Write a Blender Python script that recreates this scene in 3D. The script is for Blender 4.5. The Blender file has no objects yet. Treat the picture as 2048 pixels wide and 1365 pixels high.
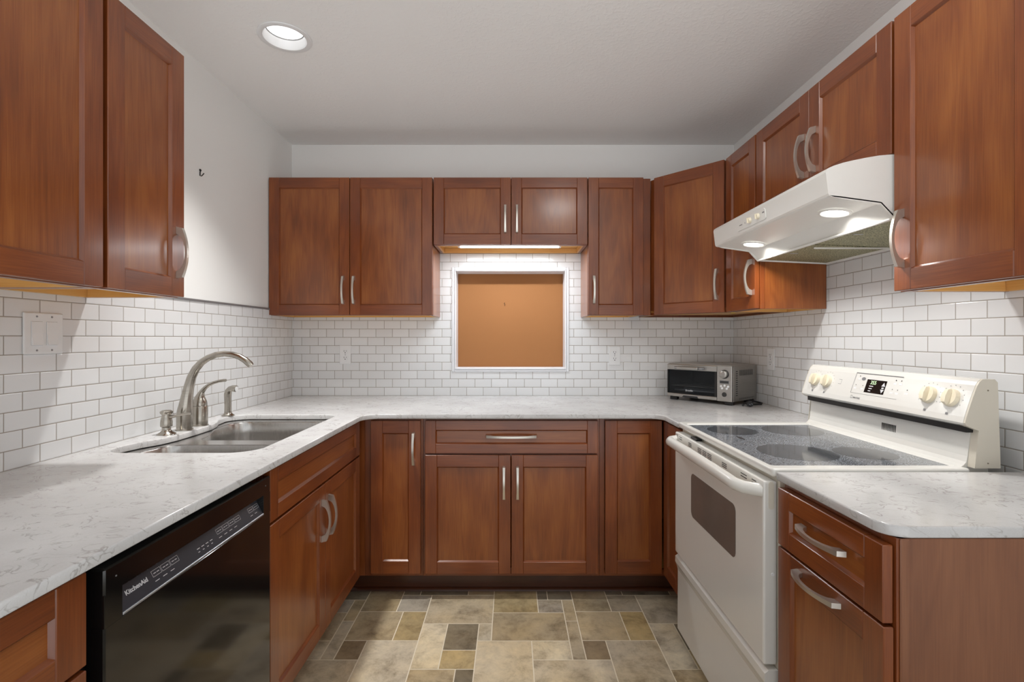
import bpy, bmesh, math, random
from mathutils import Vector, Matrix
random.seed(7)
S = bpy.context.scene
C = S.collection
PI = math.pi

# ------------------------------------------------------------------ camera, world, exposure
W_PX, H_PX, F_PX = 2048.0, 1365.0, 991.0
EYE = 1.24
cam_d = bpy.data.cameras.new('camera'); cam = bpy.data.objects.new('camera', cam_d); C.objects.link(cam)
cam.location = (0, 0, EYE); cam.rotation_euler = (PI/2, 0, 0)
cam_d.sensor_width = 36.0; cam_d.lens = F_PX/W_PX*36.0
cam_d.shift_x = (1024-1022)/W_PX; cam_d.shift_y = (677-682.5)/W_PX
cam_d.clip_start = 0.02
S.camera = cam
world = bpy.data.worlds.new('world'); S.world = world; world.use_nodes = True
bg = world.node_tree.nodes['Background']
# pale fill from the unseen room behind, brightness added from below to lift the ceiling
_n = world.node_tree; _g = _n.nodes.new('ShaderNodeNewGeometry'); _x = _n.nodes.new('ShaderNodeSeparateXYZ'); _r = _n.nodes.new('ShaderNodeMapRange')
_n.links.new(_g.outputs['Incoming'], _x.inputs[0]); _n.links.new(_x.outputs['Z'], _r.inputs[0])
_r.inputs[1].default_value = -0.6; _r.inputs[2].default_value = 0.6; _r.inputs[3].default_value = 0.22; _r.inputs[4].default_value = 2.35
bg.inputs[0].default_value = (0.965, 0.985, 1.0, 1); _n.links.new(_r.outputs[0], bg.inputs[1])
S.view_settings.view_transform = 'Standard'; S.view_settings.look = 'None'
S.view_settings.exposure = 0.18; S.view_settings.gamma = 1.0
try: S.view_settings.use_curve_mapping = False
except Exception: pass
S.cycles.max_bounces = 10; S.cycles.diffuse_bounces = 6; S.cycles.glossy_bounces = 5
S.cycles.use_denoising = True
S.cycles.sample_clamp_indirect = 6.0
P_RECESSED, P_HOOD, P_BAR, L_DOME = 120.0, 2.1, 5.0, 19.0

# room numbers (metres): x right, y away from the camera, z up
XL, XR, YB, ZC, YF = -1.353, 1.3765, 3.059, 2.435, -0.55
ZT = 0.886            # top of the worktop
TH = 0.022            # its thickness
TILE = 0.007

# ------------------------------------------------------------------ materials
def new_mat(name):
    m = bpy.data.materials.new(name); m.use_nodes = True
    nt = m.node_tree
    return m, nt, nt.nodes['Principled BSDF']
def srgb(r, g, b):
    f = lambda c: (c/255)/12.92 if c/255 <= 0.04045 else ((c/255+0.055)/1.055)**2.4
    return (f(r), f(g), f(b), 1)
def simple(name, col, rough=0.5, metal=0.0, coat=0.0, noise=0.0, nscale=20, spec=0.5):
    m, nt, b = new_mat(name)
    b.inputs['Base Color'].default_value = col
    b.inputs['Roughness'].default_value = rough
    b.inputs['Metallic'].default_value = metal
    b.inputs['Coat Weight'].default_value = coat
    b.inputs['Specular IOR Level'].default_value = spec
    n = nt.nodes.new('ShaderNodeTexNoise'); n.inputs['Scale'].default_value = nscale; n.inputs['Detail'].default_value = 4
    tc = nt.nodes.new('ShaderNodeTexCoord'); nt.links.new(tc.outputs['Object'], n.inputs['Vector'])
    mr = nt.nodes.new('ShaderNodeMapRange'); mr.inputs[3].default_value = 1-noise; mr.inputs[4].default_value = 1+noise*0.5
    nt.links.new(n.outputs['Fac'], mr.inputs[0])
    mx = nt.nodes.new('ShaderNodeMix'); mx.data_type = 'RGBA'; mx.blend_type = 'MULTIPLY'; mx.inputs[0].default_value = 1
    mx.inputs[6].default_value = col
    nt.links.new(mr.outputs[0], mx.inputs[7]); nt.links.new(mx.outputs[2], b.inputs['Base Color'])
    return m
def emis(name, col, strength):
    m, nt, b = new_mat(name)
    b.inputs['Base Color'].default_value = (0.8, 0.8, 0.8, 1)
    b.inputs['Emission Color'].default_value = col; b.inputs['Emission Strength'].default_value = strength
    return m
def ramp(nt, stops):
    r = nt.nodes.new('ShaderNodeValToRGB'); e = r.color_ramp.elements
    while len(e) < len(stops): e.new(0.5)
    for i, (p, c) in enumerate(stops): e[i].position = p; e[i].color = c
    return r
def wood(name, c_dark, c_mid, c_light, rough=0.3, coat=0.35, bump=0.02, fig=0.10):
    m, nt, b = new_mat(name); L = nt.links.new
    uv = nt.nodes.new('ShaderNodeUVMap')
    mp = nt.nodes.new('ShaderNodeMapping'); mp.inputs['Scale'].default_value = (1, 0.10, 1); L(uv.outputs[0], mp.inputs[0])
    n1 = nt.nodes.new('ShaderNodeTexNoise'); n1.inputs['Scale'].default_value = 7; n1.inputs['Detail'].default_value = 3; n1.inputs['Distortion'].default_value = 0.6
    L(mp.outputs[0], n1.inputs['Vector'])
    # cathedral figure: bands of a stretched noise
    mb = nt.nodes.new('ShaderNodeMath'); mb.operation = 'MULTIPLY'; mb.inputs[1].default_value = 9
    L(n1.outputs['Fac'], mb.inputs[0])
    fr = nt.nodes.new('ShaderNodeMath'); fr.operation = 'PINGPONG'; fr.inputs[1].default_value = 0.5; L(mb.outputs[0], fr.inputs[0])
    mp2 = nt.nodes.new('ShaderNodeMapping'); mp2.inputs['Scale'].default_value = (1, 0.025, 1); L(uv.outputs[0], mp2.inputs[0])
    n2 = nt.nodes.new('ShaderNodeTexNoise'); n2.inputs['Scale'].default_value = 330; n2.inputs['Detail'].default_value = 3; L(mp2.outputs[0], n2.inputs['Vector'])
    n3 = nt.nodes.new('ShaderNodeTexNoise'); n3.inputs['Scale'].default_value = 9; n3.inputs['Detail'].default_value = 2
    mp3 = nt.nodes.new('ShaderNodeMapping'); mp3.inputs['Scale'].default_value = (1, 0.35, 1); L(uv.outputs[0], mp3.inputs[0]); L(mp3.outputs[0], n3.inputs['Vector'])
    def mul(sock, k):
        q = nt.nodes.new('ShaderNodeMath'); q.operation = 'MULTIPLY'; q.inputs[1].default_value = k; L(sock, q.inputs[0]); return q.outputs[0]
    def add(a, c):
        q = nt.nodes.new('ShaderNodeMath'); q.operation = 'ADD'; L(a, q.inputs[0]); L(c, q.inputs[1]); return q.outputs[0]
    v = add(add(mul(fr.outputs[0], fig*2), mul(n2.outputs['Fac'], 0.34)), add(mul(n3.outputs['Fac'], 0.52), mul(n1.outputs['Fac'], 0.15)))
    r = ramp(nt, [(0.28, c_dark), (0.52, c_mid), (0.78, c_light)]); L(v, r.inputs[0])
    L(r.outputs[0], b.inputs['Base Color'])
    b.inputs['Roughness'].default_value = rough; b.inputs['Coat Weight'].default_value = coat; b.inputs['Coat Roughness'].default_value = 0.16
    bp = nt.nodes.new('ShaderNodeBump'); bp.inputs['Strength'].default_value = bump; bp.inputs['Distance'].default_value = 0.001
    L(n2.outputs['Fac'], bp.inputs['Height']); L(bp.outputs[0], b.inputs['Normal'])
    return m
M = {}
M['cherry'] = wood('cherry_wood', srgb(88, 40, 16), srgb(120, 60, 25), srgb(150, 84, 38), fig=0.06)
M['cherry_panel'] = wood('cherry_veneer', srgb(94, 46, 18), srgb(130, 69, 28), srgb(160, 96, 44), fig=0.09)
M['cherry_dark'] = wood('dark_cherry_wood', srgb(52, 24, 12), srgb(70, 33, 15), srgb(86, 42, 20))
M['cherry_side'] = wood('cherry_end_panel', srgb(102, 62, 40), srgb(122, 76, 50), srgb(138, 90, 60), rough=0.4, coat=0.2)
M['maple'] = wood('maple_ply', srgb(196, 140, 66), srgb(216, 164, 92), srgb(230, 186, 118), rough=0.45, coat=0.1)
M['paint'] = simple('white_wall_paint', srgb(236, 236, 234), 0.75, noise=0.015, nscale=3)
M['trim'] = simple('white_trim_paint', srgb(232, 234, 238), 0.35, noise=0.01)
M['plastic'] = simple('white_plastic', srgb(228, 229, 230), 0.3, noise=0.01)
M['range_white'] = simple('bisque_enamel', srgb(224, 223, 218), 0.22, noise=0.01, coat=0.3)
M['range_side'] = simple('bisque_side_enamel', srgb(212, 206, 192), 0.35, noise=0.02)
M['knob_cream'] = simple('cream_plastic', srgb(236, 226, 202), 0.35, noise=0.01)
M['hood_white'] = simple('hood_white_enamel', srgb(232, 231, 226), 0.3, noise=0.01)
M['black'] = simple('black_enamel', (0.006, 0.006, 0.006, 1), 0.09, noise=0.1, spec=0.6)
M['black_matte'] = simple('black_matte', (0.012, 0.011, 0.011, 1), 0.5, noise=0.1)
M['dw_strip'] = simple('charcoal_control_strip', srgb(46, 48, 56), 0.3, noise=0.05)
M['silver'] = simple('silver_trim', srgb(190, 194, 200), 0.3, 0.7)
M['nickel'] = simple('satin_nickel', srgb(214, 209, 200), 0.34, 0.9, noise=0.05, nscale=60)
M['rubber'] = simple('black_rubber', (0.014, 0.014, 0.015, 1), 0.45, noise=0.1)
M['dark_int'] = simple('dark_interior', (0.03, 0.03, 0.03, 1), 0.6, noise=0.1)
M['cavity'] = simple('grey_oven_cavity', (0.10, 0.105, 0.11, 1), 0.45, noise=0.1)
M['orange'] = simple('orange_brown_paint', srgb(156, 104, 58), 0.8, noise=0.03, nscale=8)
M['mark'] = simple('dark_mark', srgb(70, 40, 20), 0.7)
M['grey_print'] = simple('grey_print', srgb(120, 120, 122), 0.6)
M['white_print'] = simple('white_print', srgb(215, 215, 218), 0.5)
M['trim_grey'] = simple('grey_metal_edge', srgb(150, 150, 152), 0.35, 0.6)
M['yellow'] = simple('yellow_sticker', srgb(220, 200, 20), 0.6)
M['green_led'] = emis('green_led', (0.25, 0.8, 0.05, 1), 0.7)
M['lens'] = emis('lamp_lens', (1, 0.99, 0.97, 1), 1.6)
M['hood_lens'] = emis('hood_lamp_lens', (1, 0.97, 0.92, 1), 6)
M['bar_lens'] = emis('bar_lens', (0.95, 0.98, 1, 1), 7)
M['fab_screw'] = simple('steel_screw', srgb(150, 140, 125), 0.4, 0.8)

def brushed(name, col, rough=0.28, axis=(1, 1, 60)):
    m, nt, b = new_mat(name); L = nt.links.new
    tc = nt.nodes.new('ShaderNodeTexCoord'); mp = nt.nodes.new('ShaderNodeMapping'); mp.inputs['Scale'].default_value = axis
    n = nt.nodes.new('ShaderNodeTexNoise'); n.inputs['Scale'].default_value = 14; n.inputs['Detail'].default_value = 4
    L(tc.outputs['Object'], mp.inputs[0]); L(mp.outputs[0], n.inputs['Vector'])
    r = ramp(nt, [(0.3, tuple(c*0.82 for c in col[:3])+(1,)), (0.7, col)]); L(n.outputs['Fac'], r.inputs[0]); L(r.outputs[0], b.inputs['Base Color'])
    mr = nt.nodes.new('ShaderNodeMapRange'); mr.inputs[3].default_value = rough*0.8; mr.inputs[4].default_value = rough*1.25
    L(n.outputs['Fac'], mr.inputs[0]); L(mr.outputs[0], b.inputs['Roughness'])
    b.inputs['Metallic'].default_value = 1
    return m
M['steel'] = brushed('brushed_steel', srgb(188, 185, 180), 0.3)
M['faucet'] = brushed('brushed_nickel', srgb(184, 178, 168), 0.2, (1, 1, 40))
M['sink_steel'] = brushed('sink_steel', srgb(205, 203, 200), 0.24, (30, 30, 1))

def tile_mat():
    m, nt, b = new_mat('white_subway_tile'); L = nt.links.new
    uv = nt.nodes.new('ShaderNodeUVMap')
    br = nt.nodes.new('ShaderNodeTexBrick'); br.offset = 0.5; br.offset_frequency = 2; br.squash = 1
    br.inputs['Scale'].default_value = 1; br.inputs['Brick Width'].default_value = 0.1016; br.inputs['Row Height'].default_value = 0.0515
    br.inputs['Mortar Size'].default_value = 0.0013; br.inputs['Mortar Smooth'].default_value = 0.1; br.inputs['Bias'].default_value = 0
    br.inputs['Color1'].default_value = srgb(226, 227, 228); br.inputs['Color2'].default_value = srgb(219, 220, 221); br.inputs['Mortar'].default_value = srgb(152, 144, 134)
    L(uv.outputs[0], br.inputs['Vector']); L(br.outputs['Color'], b.inputs['Base Color'])
    br2 = nt.nodes.new('ShaderNodeTexBrick'); br2.offset = 0.5; br2.offset_frequency = 2
    br2.inputs['Scale'].default_value = 1; br2.inputs['Brick Width'].default_value = 0.1016; br2.inputs['Row Height'].default_value = 0.0515
    br2.inputs['Mortar Size'].default_value = 0.0035; br2.inputs['Mortar Smooth'].default_value = 0.8
    L(uv.outputs[0], br2.inputs['Vector'])
    n = nt.nodes.new('ShaderNodeTexNoise'); n.inputs['Scale'].default_value = 9; L(uv.outputs[0], n.inputs['Vector'])
    mr = nt.nodes.new('ShaderNodeMath'); mr.operation = 'MULTIPLY_ADD'; mr.inputs[1].default_value = -1.0
    L(br2.outputs['Fac'], mr.inputs[0])
    n2 = nt.nodes.new('ShaderNodeMath'); n2.operation = 'MULTIPLY'; n2.inputs[1].default_value = 0.4; L(n.outputs['Fac'], n2.inputs[0]); L(n2.outputs[0], mr.inputs[2])
    bp = nt.nodes.new('ShaderNodeBump'); bp.inputs['Strength'].default_value = 0.35; bp.inputs['Distance'].default_value = 0.002
    L(mr.outputs[0], bp.inputs['Height']); L(bp.outputs[0], b.inputs['Normal'])
    rr = nt.nodes.new('ShaderNodeMapRange'); rr.inputs[3].default_value = 0.16; rr.inputs[4].default_value = 0.7
    L(br.outputs['Fac'], rr.inputs[0]); L(rr.outputs[0], b.inputs['Roughness'])
    return m
M['tile'] = tile_mat()

def quartz_mat():
    m, nt, b = new_mat('white_veined_quartz'); L = nt.links.new
    tc = nt.nodes.new('ShaderNodeTexCoord')
    mp = nt.nodes.new('ShaderNodeMapping'); mp.inputs['Scale'].default_value = (1, 1.4, 1.2); mp.inputs['Rotation'].default_value = (0, 0, 0.6)
    L(tc.outputs['Object'], mp.inputs[0])
    n1 = nt.nodes.new('ShaderNodeTexNoise'); n1.inputs['Scale'].default_value = 17; n1.inputs['Detail'].default_value = 6; n1.inputs['Distortion'].default_value = 1.1; L(mp.outputs[0], n1.inputs['Vector'])
    a = nt.nodes.new('ShaderNodeMath'); a.operation = 'SUBTRACT'; a.inputs[1].default_value = 0.5; L(n1.outputs['Fac'], a.inputs[0])
    ab = nt.nodes.new('ShaderNodeMath'); ab.operation = 'ABSOLUTE'; L(a.outputs[0], ab.inputs[0])
    r1 = ramp(nt, [(0.0, (1, 1, 1, 1)), (0.026, (0, 0, 0, 1))]); L(ab.outputs[0], r1.inputs[0])
    n2 = nt.nodes.new('ShaderNodeTexNoise'); n2.inputs['Scale'].default_value = 24; n2.inputs['Detail'].default_value = 3; L(tc.outputs['Object'], n2.inputs['Vector'])
    r2 = ramp(nt, [(0.40, (0, 0, 0, 1)), (0.60, (1, 1, 1, 1))]); L(n2.outputs['Fac'], r2.inputs[0])
    mm = nt.nodes.new('ShaderNodeMath'); mm.operation = 'MULTIPLY'; L(r1.outputs[0], mm.inputs[0]); L(r2.outputs[0], mm.inputs[1])
    mk = nt.nodes.new('ShaderNodeMath'); mk.operation = 'MULTIPLY'; mk.inputs[1].default_value = 0.55; L(mm.outputs[0], mk.inputs[0])
    n3 = nt.nodes.new('ShaderNodeTexNoise'); n3.inputs['Scale'].default_value = 5; n3.inputs['Detail'].default_value = 5; L(tc.outputs['Object'], n3.inputs['Vector'])
    r3 = ramp(nt, [(0.3, srgb(198, 197, 197)), (0.7, srgb(216, 216, 216))]); L(n3.outputs['Fac'], r3.inputs[0])
    n4 = nt.nodes.new('ShaderNodeTexNoise'); n4.inputs['Scale'].default_value = 420; L(tc.outputs['Object'], n4.inputs['Vector'])
    mx = nt.nodes.new('ShaderNodeMix'); mx.data_type = 'RGBA'; L(mk.outputs[0], mx.inputs[0]); L(r3.outputs[0], mx.inputs[6]); mx.inputs[7].default_value = srgb(122, 112, 104)
    mx2 = nt.nodes.new('ShaderNodeMix'); mx2.data_type = 'RGBA'; mx2.blend_type = 'MULTIPLY'; mx2.inputs[0].default_value = 0.14; L(mx.outputs[2], mx2.inputs[6]); L(n4.outputs['Fac'], mx2.inputs[7])
    L(mx2.outputs[2], b.inputs['Base Color']); b.inputs['Roughness'].default_value = 0.16
    return m
M['quartz'] = quartz_mat()

def ceiling_mat():
    m, nt, b = new_mat('textured_ceiling_paint'); L = nt.links.new
    b.inputs['Base Color'].default_value = srgb(240, 240, 239); b.inputs['Roughness'].default_value = 0.7
    tc = nt.nodes.new('ShaderNodeTexCoord')
    n = nt.nodes.new('ShaderNodeTexNoise'); n.inputs['Scale'].default_value = 75; n.inputs['Detail'].default_value = 3; L(tc.outputs['Object'], n.inputs['Vector'])
    r = ramp(nt, [(0.5, (0, 0, 0, 1)), (0.62, (1, 1, 1, 1))]); L(n.outputs['Fac'], r.inputs[0])
    bp = nt.nodes.new('ShaderNodeBump'); bp.inputs['Strength'].default_value = 0.22; bp.inputs['Distance'].default_value = 0.002
    L(r.outputs[0], bp.inputs['Height']); L(bp.outputs[0], b.inputs['Normal'])
    return m
M['ceiling'] = ceiling_mat()

def floor_mat():
    m, nt, b = new_mat('stone_pattern_vinyl'); L = nt.links.new
    at = nt.nodes.new('ShaderNodeAttribute'); at.attribute_name = 'tint'
    tc = nt.nodes.new('ShaderNodeTexCoord')
    ad = nt.nodes.new('ShaderNodeVectorMath'); ad.operation = 'ADD'
    sc = nt.nodes.new('ShaderNodeVectorMath'); sc.operation = 'SCALE'; sc.inputs['Scale'].default_value = 37; L(at.outputs['Color'], sc.inputs[0])
    L(tc.outputs['Object'], ad.inputs[0]); L(sc.outputs[0], ad.inputs[1])
    n1 = nt.nodes.new('ShaderNodeTexNoise'); n1.inputs['Scale'].default_value = 10; n1.inputs['Detail'].default_value = 12; n1.inputs['Roughness'].default_value = 0.74; n1.inputs['Distortion'].default_value = 0.25; L(ad.outputs[0], n1.inputs['Vector'])
    r1 = ramp(nt, [(0.28, (0.36, 0.34, 0.32, 1)), (0.40, (0.72, 0.69, 0.65, 1)), (0.52, (1.0, 0.98, 0.95, 1)), (0.72, (1.28, 1.25, 1.18, 1))]); L(n1.outputs['Fac'], r1.inputs[0])
    n2 = nt.nodes.new('ShaderNodeTexNoise'); n2.inputs['Scale'].default_value = 4; n2.inputs['Detail'].default_value = 4; L(ad.outputs[0], n2.inputs['Vector'])
    r2 = ramp(nt, [(0.35, srgb(255, 247, 230)), (0.6, (1, 1, 1, 1)), (0.75, srgb(238, 240, 246))]); L(n2.outputs['Fac'], r2.inputs[0])
    m1 = nt.nodes.new('ShaderNodeMix'); m1.data_type = 'RGBA'; m1.blend_type = 'MULTIPLY'; m1.inputs[0].default_value = 1; L(at.outputs['Color'], m1.inputs[6]); L(r1.outputs[0], m1.inputs[7])
    m2 = nt.nodes.new('ShaderNodeMix'); m2.data_type = 'RGBA'; m2.blend_type = 'MULTIPLY'; m2.inputs[0].default_value = 0.8; L(m1.outputs[2], m2.inputs[6]); L(r2.outputs[0], m2.inputs[7])
    L(m2.outputs[2], b.inputs['Base Color']); b.inputs['Roughness'].default_value = 0.34
    bp = nt.nodes.new('ShaderNodeBump'); bp.inputs['Strength'].default_value = 0.12; bp.inputs['Distance'].default_value = 0.002
    L(n1.outputs['Fac'], bp.inputs['Height']); L(bp.outputs[0], b.inputs['Normal'])
    return m
M['floor'] = floor_mat()
M['grout'] = simple('pale_grout', srgb(232, 222, 200), 0.6, noise=0.1, nscale=60)

def cooktop_mat(name, k):
    m, nt, b = new_mat(name); L = nt.links.new
    tc = nt.nodes.new('ShaderNodeTexCoord')
    v = nt.nodes.new('ShaderNodeTexNoise'); v.inputs['Scale'].default_value = 330; v.inputs['Detail'].default_value = 2; L(tc.outputs['Object'], v.inputs['Vector'])
    r = ramp(nt, [(0.42, tuple(k*c for c in (0.03, 0.033, 0.038))+(1,)), (0.58, tuple(k*c for c in (0.26, 0.28, 0.31))+(1,))]); L(v.outputs['Fac'], r.inputs[0])
    L(r.outputs[0], b.inputs['Base Color']); b.inputs['Roughness'].default_value = 0.07; b.inputs['Specular IOR Level'].default_value = 0.6
    return m
M['glass_top'] = cooktop_mat('speckled_ceramic_glass', 1.0)
M['burner'] = cooktop_mat('burner_zone', 0.42)

def window_mat(name, col, alpha):
    m, nt, b = new_mat(name); L = nt.links.new
    b.inputs['Base Color'].default_value = col; b.inputs['Roughness'].default_value = 0.06
    tr = nt.nodes.new('ShaderNodeBsdfTransparent'); tr.inputs[0].default_value = (0.75, 0.76, 0.77, 1)
    mx = nt.nodes.new('ShaderNodeMixShader'); mx.inputs[0].default_value = alpha
    L(tr.outputs[0], mx.inputs[1]); L(b.outputs[0], mx.inputs[2]); L(mx.outputs[0], nt.nodes['Material Output'].inputs['Surface'])
    return m
M['toaster_glass'] = window_mat('smoked_oven_glass', (0.03, 0.033, 0.036, 1), 0.22)
M['oven_glass'] = simple('tinted_oven_glass', srgb(112, 104, 98), 0.12, noise=0.25, nscale=7)
def filter_mat():
    m, nt, b = new_mat('aluminium_mesh_filter'); L = nt.links.new
    tc = nt.nodes.new('ShaderNodeTexCoord')
    v = nt.nodes.new('ShaderNodeTexVoronoi'); v.inputs['Scale'].default_value = 260; L(tc.outputs['Object'], v.inputs['Vector'])
    r = ramp(nt, [(0.15, srgb(70, 72, 58)), (0.7, srgb(190, 186, 150))]); L(v.outputs['Distance'], r.inputs[0])
    L(r.outputs[0], b.inputs['Base Color']); b.inputs['Roughness'].default_value = 0.45; b.inputs['Metallic'].default_value = 0.6
    bp = nt.nodes.new('ShaderNodeBump'); bp.inputs['Strength'].default_value = 0.8; bp.inputs['Distance'].default_value = 0.003
    L(v.outputs['Distance'], bp.inputs['Height']); L(bp.outputs[0], b.inputs['Normal'])
    return m
M['filter'] = filter_mat()

# ------------------------------------------------------------------ mesh helpers
class MB:
    """Collects shapes for ONE mesh object; several materials allowed."""
    def __init__(s): s.v = []; s.f = []; s.uv = []; s.mi = []; s.sm = []; s.mats = []
    def slot(s, m):
        if m not in s.mats: s.mats.append(m)
        return s.mats.index(m)
    def add(s, verts, faces, m, uvs=None, smooth=False):
        b = len(s.v); s.v += [tuple(p) for p in verts]; k = s.slot(m)
        for i, f in enumerate(faces):
            s.f.append([b+j for j in f]); s.mi.append(k); s.sm.append(smooth)
            s.uv.append(uvs[i] if uvs else None)
        return s
    def frombm(s, bm, m, grain=None, smooth=False, off=None):
        bm.verts.index_update(); bm.normal_update()
        if off is None: off = (random.uniform(0, 40), random.uniform(0, 40))
        verts = [v.co.copy() for v in bm.verts]; faces = []; uvs = []
        for f in bm.faces:
            faces.append([v.index for v in f.verts])
            n = f.normal; a = max(range(3), key=lambda i: abs(n[i]))
            ax = [i for i in range(3) if i != a]
            g = grain if grain in ax else ax[1]
            o = ax[0] if ax[1] == g else ax[1]
            uvs.append([(v.co[o]+off[0]+a*3.1, v.co[g]+off[1]) for v in f.verts])
        bm.free(); return s.add(verts, faces, m, uvs, smooth)
    def box(s, x0, x1, y0, y1, z0, z1, m, bev=0.0, grain=2, seg=1, off=None):
        bm = bmesh.new()
        bmesh.ops.create_cube(bm, size=1, matrix=Matrix.Translation(((x0+x1)/2, (y0+y1)/2, (z0+z1)/2)) @ Matrix.Diagonal((abs(x1-x0), abs(y1-y0), abs(z1-z0), 1)))
        if bev: bmesh.ops.bevel(bm, geom=list(bm.edges), offset=bev, segments=seg, affect='EDGES', profile=0.5)
        return s.frombm(bm, m, grain, off=off)
    def prism(s, pts, axis, a0, a1, m, grain=None, bev=0.0, smooth=False):
        """Extrude a 2D polygon. axis 0: pts are (y,z); 1: (x,z); 2: (x,y)."""
        def P(p, a): return {0: (a, p[0], p[1]), 1: (p[0], a, p[1]), 2: (p[0], p[1], a)}[axis]
        bm = bmesh.new()
        A = [bm.verts.new(P(p, a0)) for p in pts]; B = [bm.verts.new(P(p, a1)) for p in pts]
        n = len(pts)
        for i in range(n): bm.faces.new([A[i], A[(i+1) % n], B[(i+1) % n], B[i]])
        bm.faces.new(A); bm.faces.new(B)
        bmesh.ops.recalc_face_normals(bm, faces=list(bm.faces))
        if bev:
            ed = [e for e in bm.edges if (e.verts[0] in A) == (e.verts[1] in A)]
            bmesh.ops.bevel(bm, geom=ed, offset=bev, segments=2, affect='EDGES', profile=0.5)
        return s.frombm(bm, m, grain, smooth)
    def loft(s, rings, m, cap0=True, cap1=True, smooth=True, closed=True):
        n = len(rings[0]); vs = [p for r in rings for p in r]; fs = []
        for i in range(len(rings)-1):
            for j in range(n if closed else n-1):
                fs.append([i*n+j, i*n+(j+1) % n, (i+1)*n+(j+1) % n, (i+1)*n+j])
        if cap0: fs.append(list(range(n))[::-1])
        if cap1: fs.append([(len(rings)-1)*n+j for j in range(n)])
        return s.add(vs, fs, m, None, smooth)
    def lathe(s, prof, c, m, n=28, axis=(0, 0, 1), cap0=True, cap1=True, smooth=True):
        q = Vector((0, 0, 1)).rotation_difference(Vector(axis)); c = Vector(c)
        rings = [[c + q @ Vector((r*math.cos(2*PI*k/n), r*math.sin(2*PI*k/n), h)) for k in range(n)] for r, h in prof]
        return s.loft(rings, m, cap0, cap1, smooth)
    def tube(s, pts, rad, m, n=12, smooth=True, sx=1.0):
        pts = [Vector(p) for p in pts]; rings = []
        if not hasattr(rad, '__len__'): rad = [rad]*len(pts)
        up = Vector((0, 0, 1)); prev = None
        for i, p in enumerate(pts):
            t = (pts[min(i+1, len(pts)-1)] - pts[max(i-1, 0)]).normalized()
            if prev is None:
                ref = up if abs(t.dot(up)) < 0.9 else Vector((0, 1, 0))
                prev = (ref - t*ref.dot(t)).normalized()
            else: prev = (prev - t*prev.dot(t)).normalized()
            b = t.cross(prev)
            rings.append([p + (prev*math.cos(2*PI*k/n) + b*sx*math.sin(2*PI*k/n))*rad[i] for k in range(n)])
        return s.loft(rings, m, True, True, smooth)
    def move(s, f):
        s.v = [tuple(f(Vector(p))) for p in s.v]; return s
    def build(s, name, parent=None, kind=None, label=None, loc=None, rz=0.0):
        me = bpy.data.meshes.new(name); me.from_pydata(s.v, [], s.f)
        for m in s.mats: me.materials.append(M[m] if isinstance(m, str) else m)
        ul = me.uv_layers.new(name='UVMap')
        for p in me.polygons:
            p.material_index = s.mi[p.index]; p.use_smooth = s.sm[p.index]; u = s.uv[p.index]
            if u:
                for k, li in enumerate(p.loop_indices): ul.data[li].uv = u[k]
        me.update()
        bm = bmesh.new(); bm.from_mesh(me); bmesh.ops.recalc_face_normals(bm, faces=list(bm.faces)); bm.to_mesh(me); bm.free()
        if any(s.sm):
            try: me.set_sharp_from_angle(angle=math.radians(42))
            except Exception: pass
        o = bpy.data.objects.new(name, me); C.objects.link(o)
        if parent: o.parent = parent
        if loc: o.location = loc; o.rotation_euler[2] = rz
        if kind: o['kind'] = kind
        if label: o['label'] = label
        return o
def thing(name, label, cat, loc, rz=0.0, group=None):
    o = bpy.data.objects.new(name, None); C.objects.link(o); o.empty_display_size = 0.05
    o.location = loc; o.rotation_euler[2] = rz; o['label'] = label; o['category'] = cat
    if group: o['group'] = group
    return o
def tag(o, label, cat, group=None):
    o['label'] = label; o['category'] = cat
    if group: o['group'] = group
    return o
def shift(root):
    L = Vector(root.location)
    return lambda p: p - L
def rrect(x0, x1, y0, y1, r, n=6):
    if not hasattr(r, '__len__'): r = [r]*4
    pts = []
    for (cx, cy, a0), rr in zip([(x1, y1, 0), (x0, y1, 90), (x0, y0, 180), (x1, y0, 270)], r):
        sx = -1 if cx == x1 else 1; sy = -1 if cy == y1 else 1
        for k in range(n+1):
            a = math.radians(a0 + 90*k/n)
            pts.append((cx+sx*rr+rr*math.cos(a), cy+sy*rr+rr*math.sin(a)))
    return pts
def slab(name, outlines, z0, z1, mat, bev=0.003, parent=None, kind=None, origin=(0, 0, 0)):
    """Flat slab from a 2D outline with holes (first outline is the border)."""
    cu = bpy.data.curves.new(name, 'CURVE'); cu.dimensions = '2D'; cu.fill_mode = 'BOTH'
    for pts in outlines:
        sp = cu.splines.new('POLY'); sp.points.add(len(pts)-1); sp.use_cyclic_u = True
        for q, p in zip(sp.points, pts): q.co = (p[0]-origin[0], p[1]-origin[1], 0, 1)
    cu.extrude = (z1-z0)/2-bev; cu.bevel_depth = bev; cu.bevel_resolution = 2; cu.offset = -bev
    o = bpy.data.objects.new(name+'_c', cu); C.objects.link(o)
    dg = bpy.context.evaluated_depsgraph_get(); me = bpy.data.meshes.new_from_object(o.evaluated_get(dg))
    bpy.data.objects.remove(o); bpy.data.curves.remove(cu)
    me.name = name; me.materials.clear(); me.materials.append(M[mat])
    me.transform(Matrix.Translation((0, 0, (z0+z1)/2-origin[2])))
    ob = bpy.data.objects.new(name, me); C.objects.link(ob)
    if parent: ob.parent = parent
    else: ob.location = origin
    if kind: ob['kind'] = kind
    return ob
FONT = {}
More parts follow.
